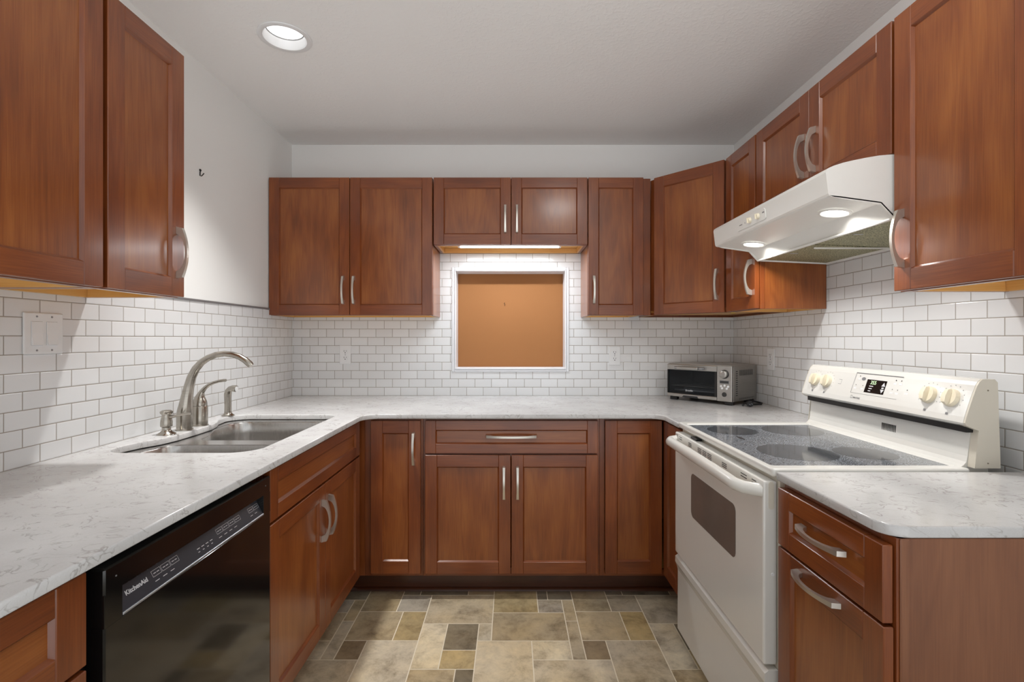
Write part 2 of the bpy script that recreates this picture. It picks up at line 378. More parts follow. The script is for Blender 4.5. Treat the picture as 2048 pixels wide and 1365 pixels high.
def text_mesh(name, body, size, mat, parent, mw, depth=0.0003, bold=False, align='LEFT'):
    cu = bpy.data.curves.new(name, 'FONT'); cu.body = body; cu.size = size; cu.extrude = depth; cu.align_x = align
    if bold: cu.offset = size*0.02
    o = bpy.data.objects.new(name+'_c', cu); C.objects.link(o)
    dg = bpy.context.evaluated_depsgraph_get(); me = bpy.data.meshes.new_from_object(o.evaluated_get(dg))
    bpy.data.objects.remove(o); bpy.data.curves.remove(cu)
    me.name = name; me.materials.clear(); me.materials.append(M[mat]); me.transform(mw)
    ob = bpy.data.objects.new(name, me); C.objects.link(ob); ob.parent = parent
    return ob

# ------------------------------------------------------------------ room shell
P = 0.976
TILES = [  # x0, x1, y0, y1, tone: stone pattern repeat read off the floor
 (-.685, -.520, 2.245, 2.56, 'tan'), (-.520, -.380, 2.245, 2.388, 'grey'), (-.520, -.438, 2.388, 2.56, 'dark'), (-.438, -.207, 2.388, 2.56, 'dark'), (-.207, -.081, 2.388, 2.56, 'tan'),
 (-.685, -.487, 2.03, 2.245, 'tan'), (-.487, -.380, 2.03, 2.245, 'gold'), (-.380, -.081, 2.15, 2.388, 'warm'), (-.380, -.273, 1.854, 2.15, 'pale'),
 (-.273, -.138, 1.968, 2.15, 'dark'), (-.273, -.138, 1.854, 1.968, 'gold'), (-.138, -.081, 2.028, 2.15, 'pale'),
 (-.081, .124, 2.236, 2.56, 'gold'), (.124, .2385, 2.236, 2.345, 'grey'), (.2385, .291, 2.17, 2.345, 'tan'), (.124, .174, 2.345, 2.56, 'dark'), (.174, .291, 2.345, 2.56, 'dark'),
 (-.081, .2385, 2.028, 2.236, 'tan'), (.2385, .291, 1.908, 2.17, 'warm'), (.084, .2385, 1.908, 2.028, 'pale'), (-.138, .084, 1.6, 2.028, 'warm'),
 (.084, .387, 1.6, 1.908, 'warm'), (-.685, -.589, 1.908, 2.03, 'brown'), (-.589, -.380, 1.6, 2.03, 'warm'), (-.380, -.208, 1.6, 1.854, 'tan'), (-.208, -.138, 1.6, 1.854, 'dark')]
TONE = {'tan': (176, 163, 138), 'grey': (182, 174, 160), 'dark': (132, 125, 110), 'gold': (182, 166, 130), 'warm': (190, 180, 160), 'pale': (202, 193, 172), 'brown': (144, 129, 106)}
def build_floor():
    mb = MB()
    mb.add([(XL-.3, YF, 0), (XR+.3, YF, 0), (XR+.3, YB+.3, 0), (XL-.3, YB+.3, 0)], [(0, 1, 2, 3)], 'grout')
    tints = [(1, 1, 1, 1)]
    g = 0.0021
    for kx in range(-2, 3):
        for ky in range(-3, 2):
            for (x0, x1, y0, y1, t) in TILES:
                X0, X1, Y0, Y1 = x0+kx*P+g, x1+kx*P-g, y0+ky*.96+g, y1+ky*.96-g
                X0, X1, Y0, Y1 = max(X0, XL-.05), min(X1, XR+.05), max(Y0, YF), min(Y1, YB)
                if X1-X0 < .01 or Y1-Y0 < .01: continue
                mb.add([(X0, Y0, .0006), (X1, Y0, .0006), (X1, Y1, .0006), (X0, Y1, .0006)], [(0, 1, 2, 3)], 'floor')
                j = random.uniform(.93, 1.07); c = srgb(*[min(255, v*j) for v in TONE[t]])
                tints.append(c)
    mb.add([(XL-.3, YF, -.05), (XR+.3, YF, -.05), (XR+.3, YB+.3, -.05), (XL-.3, YB+.3, -.05)], [(0, 3, 2, 1)], 'grout'); tints.append((1, 1, 1, 1))
    me = bpy.data.meshes.new('floor'); me.from_pydata(mb.v, [], mb.f)
    for m in mb.mats: me.materials.append(M[m])
    for p in me.polygons: p.material_index = mb.mi[p.index]
    me.update()
    me.attributes.new('tint', 'FLOAT_COLOR', 'FACE')
    at = me.attributes['tint']
    for i, c in enumerate(tints): at.data[i].color = c
    o = bpy.data.objects.new('floor', me); C.objects.link(o); o['kind'] = 'structure'
build_floor()

LX, LY = -0.897, 1.967                      # visible recessed light
L2 = (0.42, 1.15)                            # dome light, above the frame
def circle(cx, cy, r, n=40): return [(cx+r*math.cos(2*PI*k/n), cy+r*math.sin(2*PI*k/n)) for k in range(n)]
slab('ceiling', [[(XL-.1, YF), (XR+.1, YF), (XR+.1, YB+.1), (XL-.1, YB+.1)], circle(LX, LY, .082)], ZC, ZC+.05, 'ceiling', bev=0.0005, kind='structure')

def tile_panel(name, parent, plane, a, u0, v_rects, holes=None):
    """Thin tiled panels on a wall; plane 'y' or 'x', a = wall surface coordinate."""
    mb = MB()
    for (p0, p1, z0, z1) in v_rects:
        if plane == 'y':
            x = [(p0, a-TILE, z0), (p1, a-TILE, z0), (p1, a-TILE, z1), (p0, a-TILE, z1), (p0, a, z0), (p1, a, z0), (p1, a, z1), (p0, a, z1)]
        else:
            s = TILE if a < 0 else -TILE
            x = [(a+s, p0, z0), (a+s, p1, z0), (a+s, p1, z1), (a+s, p0, z1), (a, p0, z0), (a, p1, z0), (a, p1, z1), (a, p0, z1)]
        fs = [(0, 1, 2, 3), (0, 4, 5, 1), (1, 5, 6, 2), (2, 6, 7, 3), (3, 7, 4, 0)]
        k = 0 if plane == 'y' else 1
        uvs = [[(x[i][k]-u0+.0, x[i][2]-ZT) for i in f] for f in fs]
        mb.add(x, fs, 'tile', uvs)
    return mb.build(name, parent)
WB, WT = 0.1016, 0.0515
# back wall with the pass-through opening
OX0, OX1, OZ0, OZ1 = -.352, .345, EYE-.195, EYE+.425
mb = MB()
for r in [(XL-.1, OX0, 0, ZC), (OX1, XR+.1, 0, ZC), (OX0, OX1, 0, OZ0), (OX0, OX1, OZ1, ZC)]:
    mb.box(r[0], r[1], YB, YB+.13, r[2], r[3], 'paint')
wb = mb.build('wall_back', kind='structure')
tz = 1.775
tile_panel('tile_backsplash', wb, 'y', YB, -1.289+WB/2, [(XL, OX0-.012, ZT, tz), (OX1+.012, XR, ZT, tz), (OX0-.012, OX1+.012, ZT, OZ0-.012), (OX0-.012, OX1+.012, OZ1+.012, tz)])
mb = MB(); mb.box(XL-.1, XL, YF, YB, 0, ZC, 'paint'); wl = mb.build('wall_left', kind='structure')
tile_panel('tile_backsplash', wl, 'x', XL, 2.94+WB/2, [(.2, YB-TILE, ZT, 1.398)])
mb = MB(); mb.box(XR, XR+.1, YF, YB, 0, ZC, 'paint'); wr = mb.build('wall_right', kind='structure')
tile_panel('tile_backsplash', wr, 'x', XR, 2.949+WB/2, [(.93, YB-TILE, .70, 1.60)])
mb = MB(); mb.box(XL, XL+.011, .2, YB-TILE, 1.398, 1.408, 'trim_grey', .002); mb.build('trim_1', kind='structure')
# white liner and casing of the opening
mb = MB()
fw, fy0, fy1 = .022, YB-.016, YB+.125
def ringbox(mb, x0, x1, z0, z1, w, y0, y1, m, bev=.003):
    mb.box(x0-w, x0, y0, y1, z0-w, z1+w, m, bev); mb.box(x1, x1+w, y0, y1, z0-w, z1+w, m, bev)
    mb.box(x0, x1, y0, y1, z0-w, z0, m, bev, 0); mb.box(x0, x1, y0, y1, z1, z1+w, m, bev, 0)
ringbox(mb, OX0+.012, OX1-.012, OZ0+.012, OZ1-.012, .012, YB-.004, fy1, 'trim', .001)
ringbox(mb, OX0+.004, OX1-.004, OZ0+.004, OZ1-.004, fw-.006, fy0+.004, YB-TILE-.0005, 'trim', .003)
ringbox(mb, OX0+.012, OX1-.012, OZ0+.012, OZ1-.012, .008, fy0, fy0+.008, 'trim', .003)
mb.build('trim_2', kind='structure')
mb = MB(); mb.box(OX0+.002, OX1-.002, YB+.1265, YB+.139, OZ0+.002, OZ1-.002, 'orange', .001)
pn = mb.build('wall_panel'); tag(pn, 'flat orange-brown painted panel closing the white-framed opening in the back wall', 'panel')
mx_, mz_ = (1009-1022)*(YB+.1265)/F_PX, EYE+(677-609)*(YB+.1265)/F_PX
mb = MB(); mb.tube([(mx_+.002, YB+.1258, mz_+.011), (mx_-.002, YB+.1255, mz_+.006), (mx_+.003, YB+.1255, mz_-.004), (mx_, YB+.1258, mz_-.01)], .0016, 'mark', 8)
mb.build('hook', pn, label='small dark hook mark')

# ------------------------------------------------------------------ cabinets (local: x right along the front, y back, z up, door faces at y=0)
def handle_mesh(mb, cx, cz, L, horiz=False, m='nickel', w=.0095):
    n = 22; pts_o = []; pts_i = []
    for k in range(n+1):
        t = -1+2*k/n
        s = t*L/2
        if k == 0 or k == n: pts_o.append((s*1.0, 0.0)); pts_i.append(((abs(s)-.022)*(1 if s > 0 else -1), 0.0)); continue
        tt = -1+2*(k-1)/(n-2)
        pts_o.append((tt*(L/2-.004), .018+.0155*(1-tt*tt)))
        si = tt*(L/2-.022); pts_i.append((si, .0265*math.sqrt(max(0, 1-(tt)**2))))
    A = []; fs = []
    for side in (-1, 1):
        for (s, d) in pts_o: A.append((s, d, side))
        for (s, d) in pts_i: A.append((s, d, side))
    N = n+1
    for k in range(n):
        o0, o1, i0, i1 = k, k+1, N+k, N+k+1
        fs += [(o0, o1, i1, i0), (2*N+o0, 2*N+i0, 2*N+i1, 2*N+o1), (o0, 2*N+o0, 2*N+o1, o1), (i0, i1, 2*N+i1, 2*N+i0)]
    V = []
    for (s, d, side) in A:
        ww = w/2*(1.0+.25*abs(s/(L/2))**3)
        V.append((cx+s, -d-.0002, cz+side*ww) if horiz else (cx+side*ww, -d-.0002, cz+s))
    fs += [(0, N, 3*N, 2*N), (N-1, 3*N-1, 4*N-1, 2*N-1)]
    mb.add(V, fs, m)
def door(root, x0, x1, z0, z1, kind='door', handle=None, sw=.057, mat='cherry', label=None, t=.02, rw=None):
    rw = rw or sw
    mb = MB(); b = .0016
    mb.box(x0, x0+sw, 0, t, z0, z1, mat, b, 2); mb.box(x1-sw, x1, 0, t, z0, z1, mat, b, 2)
    mb.box(x0+sw, x1-sw, 0, t, z0, z0+rw, mat, b, 0); mb.box(x0+sw, x1-sw, 0, t, z1-rw, z1, mat, b, 0)
    mb.box(x0+sw-.002, x1-sw+.002, .0085, t-.003, z0+rw-.002, z1-rw+.002, mat+'_panel', 0, 2 if (kind == 'door') else 0)
    # small sloped sticking round the panel
    e = .005
    for (p, q) in [((x0+sw, z0+rw), (x0+sw, z1-rw)), ((x1-sw, z1-rw), (x1-sw, z0+rw)), ((x0+sw, z1-rw), (x1-sw, z1-rw)), ((x1-sw, z0+rw), (x0+sw, z0+rw))]:
        dx, dz = q[0]-p[0], q[1]-p[1]; l = math.hypot(dx, dz); nx, nz = dz/l*e, -dx/l*e; ux, uz = dx/l*e, dz/l*e
        u = random.uniform(0, 30)
        mb.add([(p[0], .0012, p[1]), (q[0], .0012, q[1]), (q[0]+nx-ux, .0085, q[1]+nz-uz), (p[0]+nx+ux, .0085, p[1]+nz+uz)], [(0, 1, 2, 3)], mat, [[(u, 0), (u, l), (u+e, l), (u+e, 0)]])
    d = mb.build(kind, root)
    if label: d['label'] = label
    if handle:
        o, hx, hz, L = handle
        hb = MB(); handle_mesh(hb, hx, hz, L, o == 'h'); hb.build('handle', d, label='satin nickel arched pull handle')
    return d
def upper_box(root, w, h, dep, side='cherry_panel', x0=0.0, fr=True):
    """Hollow wall-cabinet carcass behind the doors, pale underside recessed."""
    t = .016; y0, y1 = .0215, dep
    mb = MB()
    mb.box(x0, x0+t, y0+.02, y1, 0, h, side, .0008); mb.box(x0+w-t, x0+w, y0+.02, y1, 0, h, side, .0008)
    mb.box(x0+t, x0+w-t, y0+.02, y1, h-t, h, side, 0, 0)
    mb.box(x0+t, x0+w-t, y1-.008, y1, .03, h-t, 'maple', 0)
    mb.build('carcass', root)
    mb = MB(); f = .038
    mb.box(x0, x0+f, y0, y0+.019, 0, h, 'cherry', .0008); mb.box(x0+w-f, x0+w, y0, y0+.019, 0, h, 'cherry', .0008)
    mb.box(x0+f, x0+w-f, y0, y0+.019, 0, f, 'cherry', .0008, 0); mb.box(x0+f, x0+w-f, y0, y0+.019, h-f, h, 'cherry', .0008, 0)
    mb.build('face_frame', root)
    mb = MB()
    mb.box(x0+t, x0+w-t, y0+.02, y1-.01, .028, .04, 'maple', 0, 0)
    mb.box(x0+t, x0+w-t, y1-.022, y1-.0005, .0005, .027, 'maple', 0, 0); mb.box(x0+t+.0005, x0+t+.012, y0+.02, y1-.023, .0005, .027, 'maple', 0, 1); mb.box(x0+w-t-.012, x0+w-t-.0005, y0+.02, y1-.023, .0005, .027, 'maple', 0, 1)
    mb.box(x0+t, x0+w-t, y0+.0195, y0+.03, .0005, .027, 'maple', 0, 0)
    mb.build('bottom_panel', root, label='pale maple underside panel')
ZU0, ZU1 = EYE+.128, EYE+.896
HU = ZU1-ZU0
DU = 2.758                                     # door-face plane of back wall cabinets
DEPU = YB-TILE-.001-DU
G = .0015
# back wall, left pair
r = thing('wall_cabinet', 'large two-door cherry wall cabinet between bare white wall and short cabinet', 'cabinet', (-1.350, DU, ZU0), group='cherry wall cabinets')
w = .913; upper_box(r, w, HU, DEPU)
door(r, G, .4505, 0.002, HU, handle=('v', .4505-.034, .140, .16)); door(r, .4535, w-G, 0.002, HU, handle=('v', .4535+.034-.012, .140, .16))
# back wall, short pair above the opening
r = thing('wall_cabinet', 'short two-door cherry wall cabinet above the framed opening, light bar beneath it', 'cabinet', (-.4325, DU, EYE+.522), group='cherry wall cabinets')
w = .8595; h = .374; upper_box(r, w, h, DEPU)
door(r, G, .4315, .002, h, handle=('v', .4315-.031, .142, .16)); door(r, .4345, w-G, .002, h, handle=('v', .4345+.031, .142, .16))
# back wall, single
r = thing('wall_cabinet', 'narrow flat-front cherry wall cabinet between the short cabinet and the diagonal corner cabinet', 'cabinet', (.4295, DU, ZU0), group='cherry wall cabinets')
w = .309; upper_box(r, w, HU, DEPU); door(r, G, w-G, .002, HU, handle=('v', .031, .142, .16))
mb = MB(); mb.box(w+.001, w+.044, .0215, .0405, 0, HU, 'cherry', .001); mb.build('filler_strip', r)
# diagonal corner cabinet
DX0, DY0, DX1, DY1 = .789, 2.742, 1.056, 2.452
DL = math.hypot(DX1-DX0, DY1-DY0); DA = math.atan2(DY1-DY0, DX1-DX0)
ZR1 = EYE+.886; HR = ZR1-ZU0
r = thing('corner_wall_cabinet', 'diagonal single-door cherry corner wall cabinet in the back right corner above the toaster oven', 'cabinet', (DX0, DY0, ZU0), DA)
door(r, .002, DL-.002, .002, HR, handle=('v', DL-.036, .142, .16))
def dloc(X, Y):
    c, s_ = math.cos(-DA), math.sin(-DA); dx, dy = X-DX0, Y-DY0
    return (dx*c-dy*s_, dx*s_+dy*c)
out = [dloc(.787, DU+.03), dloc(.787, YB-TILE-.001), dloc(XR-TILE-.001, YB-TILE-.001), dloc(XR-TILE-.001, 2.447), dloc(1.082, 2.447), (DL, .0215), (0.004, .0215)]
mb = MB(); n = len(out)
for i in range(n):
    a, b_ = out[i], out[(i+1) % n]
    mb.add([(a[0], a[1], 0), (b_[0], b_[1], 0), (b_[0], b_[1], HR), (a[0], a[1], HR)], [(0, 1, 2, 3)], 'cherry', [[(0, 0), (math.dist(a, b_), 0), (math.dist(a, b_), HR), (0, HR)]])
mb.add([(p[0], p[1], HR) for p in out], [list(range(n))], 'cherry', [[(p[0], p[1]) for p in out]])
mb.build('carcass', r)
mb = MB(); mb.prism(out, 2, .014, .026, 'maple', 0)
ins = [(p[0], p[1]) for p in out]
for i in range(n):
    a, b_ = Vector(out[i]), Vector(out[(i+1) % n]); d_ = (b_-a).normalized(); nn = Vector((-d_.y, d_.x))*-.014
    mb.add([(a.x, a.y, .0005), (b_.x, b_.y, .0005), (b_.x+nn.x, b_.y+nn.y, .0005), (a.x+nn.x, a.y+nn.y, .0005)], [(0, 1, 2, 3)], 'maple', [[(0, 0), (0, .3), (.014, .3), (.014, 0)]])
bpn = mb.build('bottom_panel', r, label='pale maple underside panel')
sx_, sy_ = dloc(1.12, 2.50)
mb = MB(); mb.box(sx_-.008, sx_+.008, sy_-.006, sy_+.006, -.0015, .0005, 'yellow'); mb.build('sticker', r, label='small yellow sticker')
# right wall uppers (local x runs toward the camera)
XPR = 1.060; DEPR = XR-TILE-.001-XPR
r = thing('wall_cabinet', 'narrow cherry wall cabinet whose plain side panel shows under the range hood', 'cabinet', (XPR, 2.4445, ZU0), -PI/2, group='cherry wall cabinets')
w = 2.4445-2.1495; upper_box(r, w, HR, DEPR); door(r, G, w-.004, .002, HR, handle=('v', w-.035, .142, .16))
r = thing('wall_cabinet', 'short two-door cherry wall cabinet mounted above the white range hood', 'cabinet', (XPR, 2.147, EYE+.514), -PI/2, group='cherry wall cabinets')
w = 2.147-1.3785; h = ZR1-(EYE+.514); upper_box(r, w, h, DEPR)
door(r, .004, w/2-G, .002, h, handle=('v', w/2-.034, .145, .16)); door(r, w/2+G, w-.003, .002, h, handle=('v', w/2+.034, .145, .16))
r = thing('wall_cabinet', 'tall single-door cherry wall cabinet beside the hood, hanging over the short countertop', 'cabinet', (XPR, 1.376, ZU0), -PI/2, group='cherry wall cabinets')
w = .392; upper_box(r, w, HR, DEPR); door(r, .004, w-.004, .002, HR, handle=('v', .036, .142, .16))
# left wall uppers (local x runs away from the camera)
XPL = -1.037; DEPL = XPL-XL-TILE-.001
r = thing('wall_cabinet', 'narrow single-door cherry wall cabinet above the sink side, arched handle against the bare white wall', 'cabinet', (XPL, 1.269, ZU0), PI/2, group='cherry wall cabinets')
w = .305; upper_box(r, w, HU, DEPL-.0); door(r, .006, w-.001, .002, HU, handle=('v', w-.035, .138, .16))
r = thing('wall_cabinet', 'wide cherry wall cabinet above the double light switch, no handle showing', 'cabinet', (XPL, .80, ZU0), PI/2, group='cherry wall cabinets')
w = .467; upper_box(r, w, HU, DEPL); door(r, .004, w-.006, .002, HU, handle=('v', .036, .138, .16))
mb = MB(); mb.lathe([(.0035, 0), (.0045, .002), (.0045, .004)], (w-.06, .29, .0265), 'fab_screw', 12, (0, 0, -1)); mb.build('screw', r)

# ------------------------------------------------------------------ base cabinets
ZD0, ZD1, ZF0, ZF1 = EYE-1.110, EYE-.5505, EYE-.5425, EYE-.388
ZB1 = ZT-TH-.001                               # underside of the worktop
DBASE = 2.331
def base_box(root, w, dep, x0=0.0, z0=.112, side='cherry', lside=True, rside=True):
    t = .016; y0 = .0215
    mb = MB()
    if lside: mb.box(x0, x0+t, y0+.02, dep, z0, ZB1, side, .0006)
    if rside: mb.box(x0+w-t, x0+w, y0+.02, dep, z0, ZB1, side, .0006)
    mb.box(x0+t, x0+w-t, y0+.02, dep, z0, z0+t, 'maple', 0, 0); mb.box(x0+t, x0+w-t, dep-.008, dep, z0+t, ZB1, 'maple', 0)
    mb.build('carcass', root)
    f = .038; mb = MB()
    mb.box(x0, x0+f, y0, y0+.019, z0, ZB1, 'cherry', .0006); mb.box(x0+w-f, x0+w, y0, y0+.019, z0, ZB1, 'cherry', .0006)
    mb.box(x0+f, x0+w-f, y0, y0+.019, z0, z0+f, 'cherry', .0006, 0); mb.box(x0+f, x0+w-f, y0, y0+.019, ZB1-.03, ZB1, 'cherry', .0006, 0)
    return mb
BD = YB-.003-DBASE
# centre back: drawer over two doors
r = thing('base_cabinet', 'wide cherry base cabinet under the framed opening, one drawer with long handle above two doors', 'cabinet', (-.4165, DBASE, 0), group='cherry base cabinets')
w = .836; mb = base_box(r, w, BD); mb.box(.038, w-.038, .0215, .0405, ZF0-.02, ZF0+.012, 'cherry', .0006, 0); mb.build('face_frame', r)
door(r, .012, w-.010, ZF0, ZF1, 'drawer', ('h', w/2, .5*(ZF0+ZF1)+.004, .242), sw=.05, rw=.045)
door(r, .012, .4145, ZD0, ZD1, 'door', ('v', .4145-.031, .56, .157), sw=.056); door(r, .4185, w-.010, ZD0, ZD1, 'door', ('v', .4185+.029, .56, .157), sw=.056)
# back left: narrow full-height door
r = thing('base_cabinet', 'narrow cherry base cabinet with one tall door and upright handle, beside the sink base cabinet', 'cabinet', (-.6935, DBASE, 0), group='cherry base cabinets')
w = .276; mb = base_box(r, w, BD); mb.box(-.0295, -.0005, .0215, .0405, .112, ZB1, 'cherry', .0006); mb.build('face_frame', r)
door(r, .0325, w-.009, ZD0, ZF1, 'door', ('v', w-.040, .72, .157), sw=.056, rw=.06)
# back right corner: two doors meeting at the inside corner
r = thing('corner_base_cabinet', 'cherry corner base cabinet beside the range, two tall handleless doors meeting inward', 'cabinet', (.4205, DBASE, 0))
mb = MB(); t = .016
mb.box(0, t, .0415, BD, .112, ZB1, 'cherry'); mb.box(t, .945, BD-.008, BD, .112, ZB1, 'maple'); mb.box(.336, .945, -.252, -.236, .112, ZB1, 'cherry')
mb.box(t, .336, .0415, BD-.008, .112, .128, 'maple', 0, 0); mb.box(.336, .945, -.236, BD-.008, .112, .128, 'maple', 0, 0)
mb.build('carcass', r)
mb = MB(); mb.box(0, .0225, .0215, .0405, .112, ZB1, 'cherry', .0006); mb.box(.0225, .336, .0215, .0405, ZF1-.004, ZB1, 'cherry', 0, 0); mb.box(.0225, .336, .0215, .0405, .112, .14, 'cherry', 0, 0)
mb.box(.317, .336, -.252, .0215, ZF1-.004, ZB1, 'cherry', 0, 1); mb.box(.317, .336, -.252, .0215, .112, .14, 'cherry', 0, 1); mb.box(.317, .336, -.252, -.236, .14, ZF1-.004, 'cherry')
mb.build('face_frame', r)
door(r, .0235, .2905, ZD0, ZF1, 'door', None, sw=.056, rw=.06)
d2 = door(r, 0, .232, ZD0, ZF1, 'door', None, sw=.056, rw=.06)
d2.rotation_euler[2] = -PI/2; d2.location = (.296, -.004, 0)
# sink base on the left
XB = -.7035
r = thing('sink_base_cabinet', 'cherry sink base cabinet under the sink, false drawer front over two doors', 'cabinet', (XB, 1.444, 0), PI/2)
w = .866; mb = base_box(r, .884, XB-XL-.003); mb.box(.038, w-.038, .0215, .0405, ZF0-.02, ZF0+.012, 'cherry', .0006, 0); mb.build('face_frame', r)
door(r, .005, w-.006, ZF0, ZF1, 'drawer', None, sw=.05, rw=.045, label='false drawer front without a handle')
door(r, .005, .4325, ZD0, ZD1, 'door', ('v', .4325-.032, .56, .157), sw=.056); door(r, .4355, w-.006, ZD0, ZD1, 'door', ('v', .4355+.032, .56, .157), sw=.056)
# near left base
r = thing('base_cabinet', 'cherry base cabinet beside the dishwasher, only its drawer corner showing under the long countertop', 'cabinet', (XB, .24, 0), PI/2, group='cherry base cabinets')
w = .586; mb = base_box(r, w, XB-XL-.003); mb.build('face_frame', r)
door(r, .005, w-.004, ZF0, ZF1, 'drawer', ('h', w/2, .5*(ZF0+ZF1), .16), sw=.056, rw=.045); door(r, .005, w-.004, ZD0, ZD1, 'door', ('v', .04, .56, .157), sw=.056)
# near right base
XBR = .703
r = thing('base_cabinet', 'cherry base cabinet beside the range, drawer over door with horizontal handles, plain end panel', 'cabinet', (XBR, 1.311, 0), -PI/2, group='cherry base cabinets')
w = .38; mb = base_box(r, w, XR-.003-XBR, lside=True, rside=False); mb.build('face_frame', r)
door(r, .006, w-.006, ZF0+.002, ZF1-.004, 'drawer', ('h', .192, .786, .162), sw=.05, rw=.046); door(r, .006, w-.004, ZD0-.02, ZD1+.004, 'door', ('h', .175, .668, .162), sw=.056)
mb = MB(); mb.box(w-.016, w, .026, XR-.003-XBR, .0015, ZB1, 'cherry_side', .001); mb.box(w-.001, w+.004, .0265, .045, .0015, ZB1, 'cherry_side', .002)
mb.build('end_panel', r, label='plain paler reddish-brown end panel')
# toe kicks
def kick(name, x0, x1, y0, y1, sh):
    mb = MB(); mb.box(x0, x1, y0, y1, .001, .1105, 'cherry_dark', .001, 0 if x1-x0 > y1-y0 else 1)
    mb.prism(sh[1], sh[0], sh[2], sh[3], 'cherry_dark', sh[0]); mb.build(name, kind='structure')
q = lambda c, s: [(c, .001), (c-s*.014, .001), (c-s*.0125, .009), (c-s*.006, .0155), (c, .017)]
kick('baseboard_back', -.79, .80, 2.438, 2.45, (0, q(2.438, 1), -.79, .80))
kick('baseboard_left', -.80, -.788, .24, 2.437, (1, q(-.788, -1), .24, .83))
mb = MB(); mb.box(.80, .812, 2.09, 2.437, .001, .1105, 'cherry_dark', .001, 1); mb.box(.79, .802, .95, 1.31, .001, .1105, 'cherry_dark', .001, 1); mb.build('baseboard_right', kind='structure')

# ------------------------------------------------------------------ worktops
def arc(cx, cy, r, a0, a1, n=8): return [(cx+r*math.cos(math.radians(a0+(a1-a0)*k/n)), cy+r*math.sin(math.radians(a0+(a1-a0)*k/n))) for k in range(n+1)]
CL, CB, CR = -.682, 2.306, .700
XLt, XRt, YBt = XL+.001, XR-.001, YB-.001
Rf = .075; Rg = .060
out = [(XLt, .22), (CL, .22)] + arc(CL+Rf, CB-Rf, Rf, 180, 90) + arc(CR-Rg, CB-Rg, Rg, 90, 0) + [(CR, 2.0785), (XRt, 2.0785), (XRt, YBt), (XLt, YBt)]
hole = [(-.80, 1.60), (-.80, 2.20)] + arc(-.86, 2.235, .06, 0, 90, 6)[1:] + arc(-1.20, 2.215, .08, 90, 175, 7) + [(-1.268, 2.15), (-1.240, 2.09), (-1.224, 2.03), (-1.220, 1.93), (-1.220, 1.82), (-1.232, 1.75), (-1.262, 1.69)] + arc(-1.20, 1.61, .078, 170, 270, 8) + arc(-.885, 1.617, .085, 270, 350, 8)
wt = slab('countertop', [out, hole], ZT-TH, ZT, 'quartz', .0035, origin=(-.9, 1.6, ZT-TH))
tag(wt, 'long white veined quartz countertop turning two corners, with the sink cut into it', 'countertop')
Rn = .045
out = [(XRt, .929)] + arc(.706+Rn, .929+Rn, Rn, 270, 180) + [(.703, 1.312), (XRt, 1.312)]
wt = slab('countertop', [out], ZT-TH, ZT, 'quartz', .0035, origin=(1.0, 1.1, ZT-TH))
tag(wt, 'short white veined quartz countertop with one rounded corner, between range and end panel', 'countertop')

# ------------------------------------------------------------------ sink
r = thing('kitchen_sink', 'double-bowl stainless steel undermount sink set in the long countertop', 'sink', (-1.03, 1.9, .66))
sh = shift(r); ZS = ZT-TH-.0025
far = [(-.815, 1.90), (-.815, 2.17)] + arc(-.885, 2.18, .07, 0, 90, 6)[1:] + arc(-1.165, 2.17, .08, 90, 175, 7) + [(-1.243, 2.12), (-1.232, 2.05), (-1.205, 1.99), (-1.175, 1.925), (-1.165, 1.885)] + arc(-1.125, 1.875, .04, 180, 270, 5) + arc(-.87, 1.89, .055, 270, 350, 6)
near = [(-.815, 1.64), (-.815, 1.70)] + arc(-.875, 1.70, .06, 0, 90, 6)[1:] + arc(-1.16, 1.70, .06, 90, 180, 6) + [(-1.228, 1.66)] + arc(-1.17, 1.615, .06, 180, 270, 7) + arc(-.885, 1.625, .07, 270, 350, 7)
def bowl(poly, dep, nm):
    cx = sum(p[0] for p in poly)/len(poly); cy = sum(p[1] for p in poly)/len(poly)
    def ring(k, z, d=0):
        o = []
        for i, p in enumerate(poly):
            v = Vector((p[0]-cx, p[1]-cy)); L = v.length
            o.append((cx+v.x*(1-k/L)*1.0, cy+v.y*(1-k/L), z))
        return o
    mb = MB()
    mb.loft([ring(-.002, ZS-.0012), ring(.001, ZS-.002), ring(.003, ZS-.006), ring(.008, ZS-.05), ring(.012, ZS-dep+.03), ring(.022, ZS-dep+.008), ring(.045, ZS-dep)], 'sink_steel', False, True, True)
    mb.lathe([(.05, .0012), (.046, .003), (.03, .003), (.028, -.0)], (cx, cy, ZS-dep), 'steel', 24, cap0=False)
    mb.move(sh); return mb.build(nm, r)
bowl(far, .20, 'bowl'); bowl(near, .17, 'bowl')
# flange: plate with the two bowl openings
fl = slab('rim', [rrect(-1.282, -.765, 1.515, 2.302, .05), [(-p[0]*0+p[0], p[1]) for p in far], near], ZS-.0015, ZS, 'sink_steel', .0004, parent=r, origin=(-1.03, 1.9, .66))

# ------------------------------------------------------------------ faucet, sprayer, dispenser
FX, FY = -1.262, 1.915
r = thing('kitchen_faucet', 'tall brushed nickel gooseneck faucet with side lever behind the sink', 'faucet', (FX, FY, ZT)); sh = shift(r)
mb = MB()
mb.lathe([(.030, .0005), (.030, .004), (.0275, .005), (.0275, .058)], (FX, FY, ZT), 'faucet', 32, cap1=False)
sp = [(0, .058, .0275), (.002, .075, .0265), (.006, .10, .0235), (.010, .13, .0205), (.017, .165, .0180), (.028, .205, .0160), (.044, .236, .0145), (.066, .261, .0132), (.092, .278, .0122), (.122, .290, .0115), (.155, .2945, .0112), (.186, .291, .0112), (.213, .282, .0115), (.236, .268, .0122), (.252, .254, .0125), (.258, .247, .0110)]
mb.tube([(FX+u, FY, ZT+z) for u, z, _ in sp], [a for _, _, a in sp], 'faucet', 20)
mb.move(sh); mb.build('spout', r)
HX, HY = -1.262, 2.010
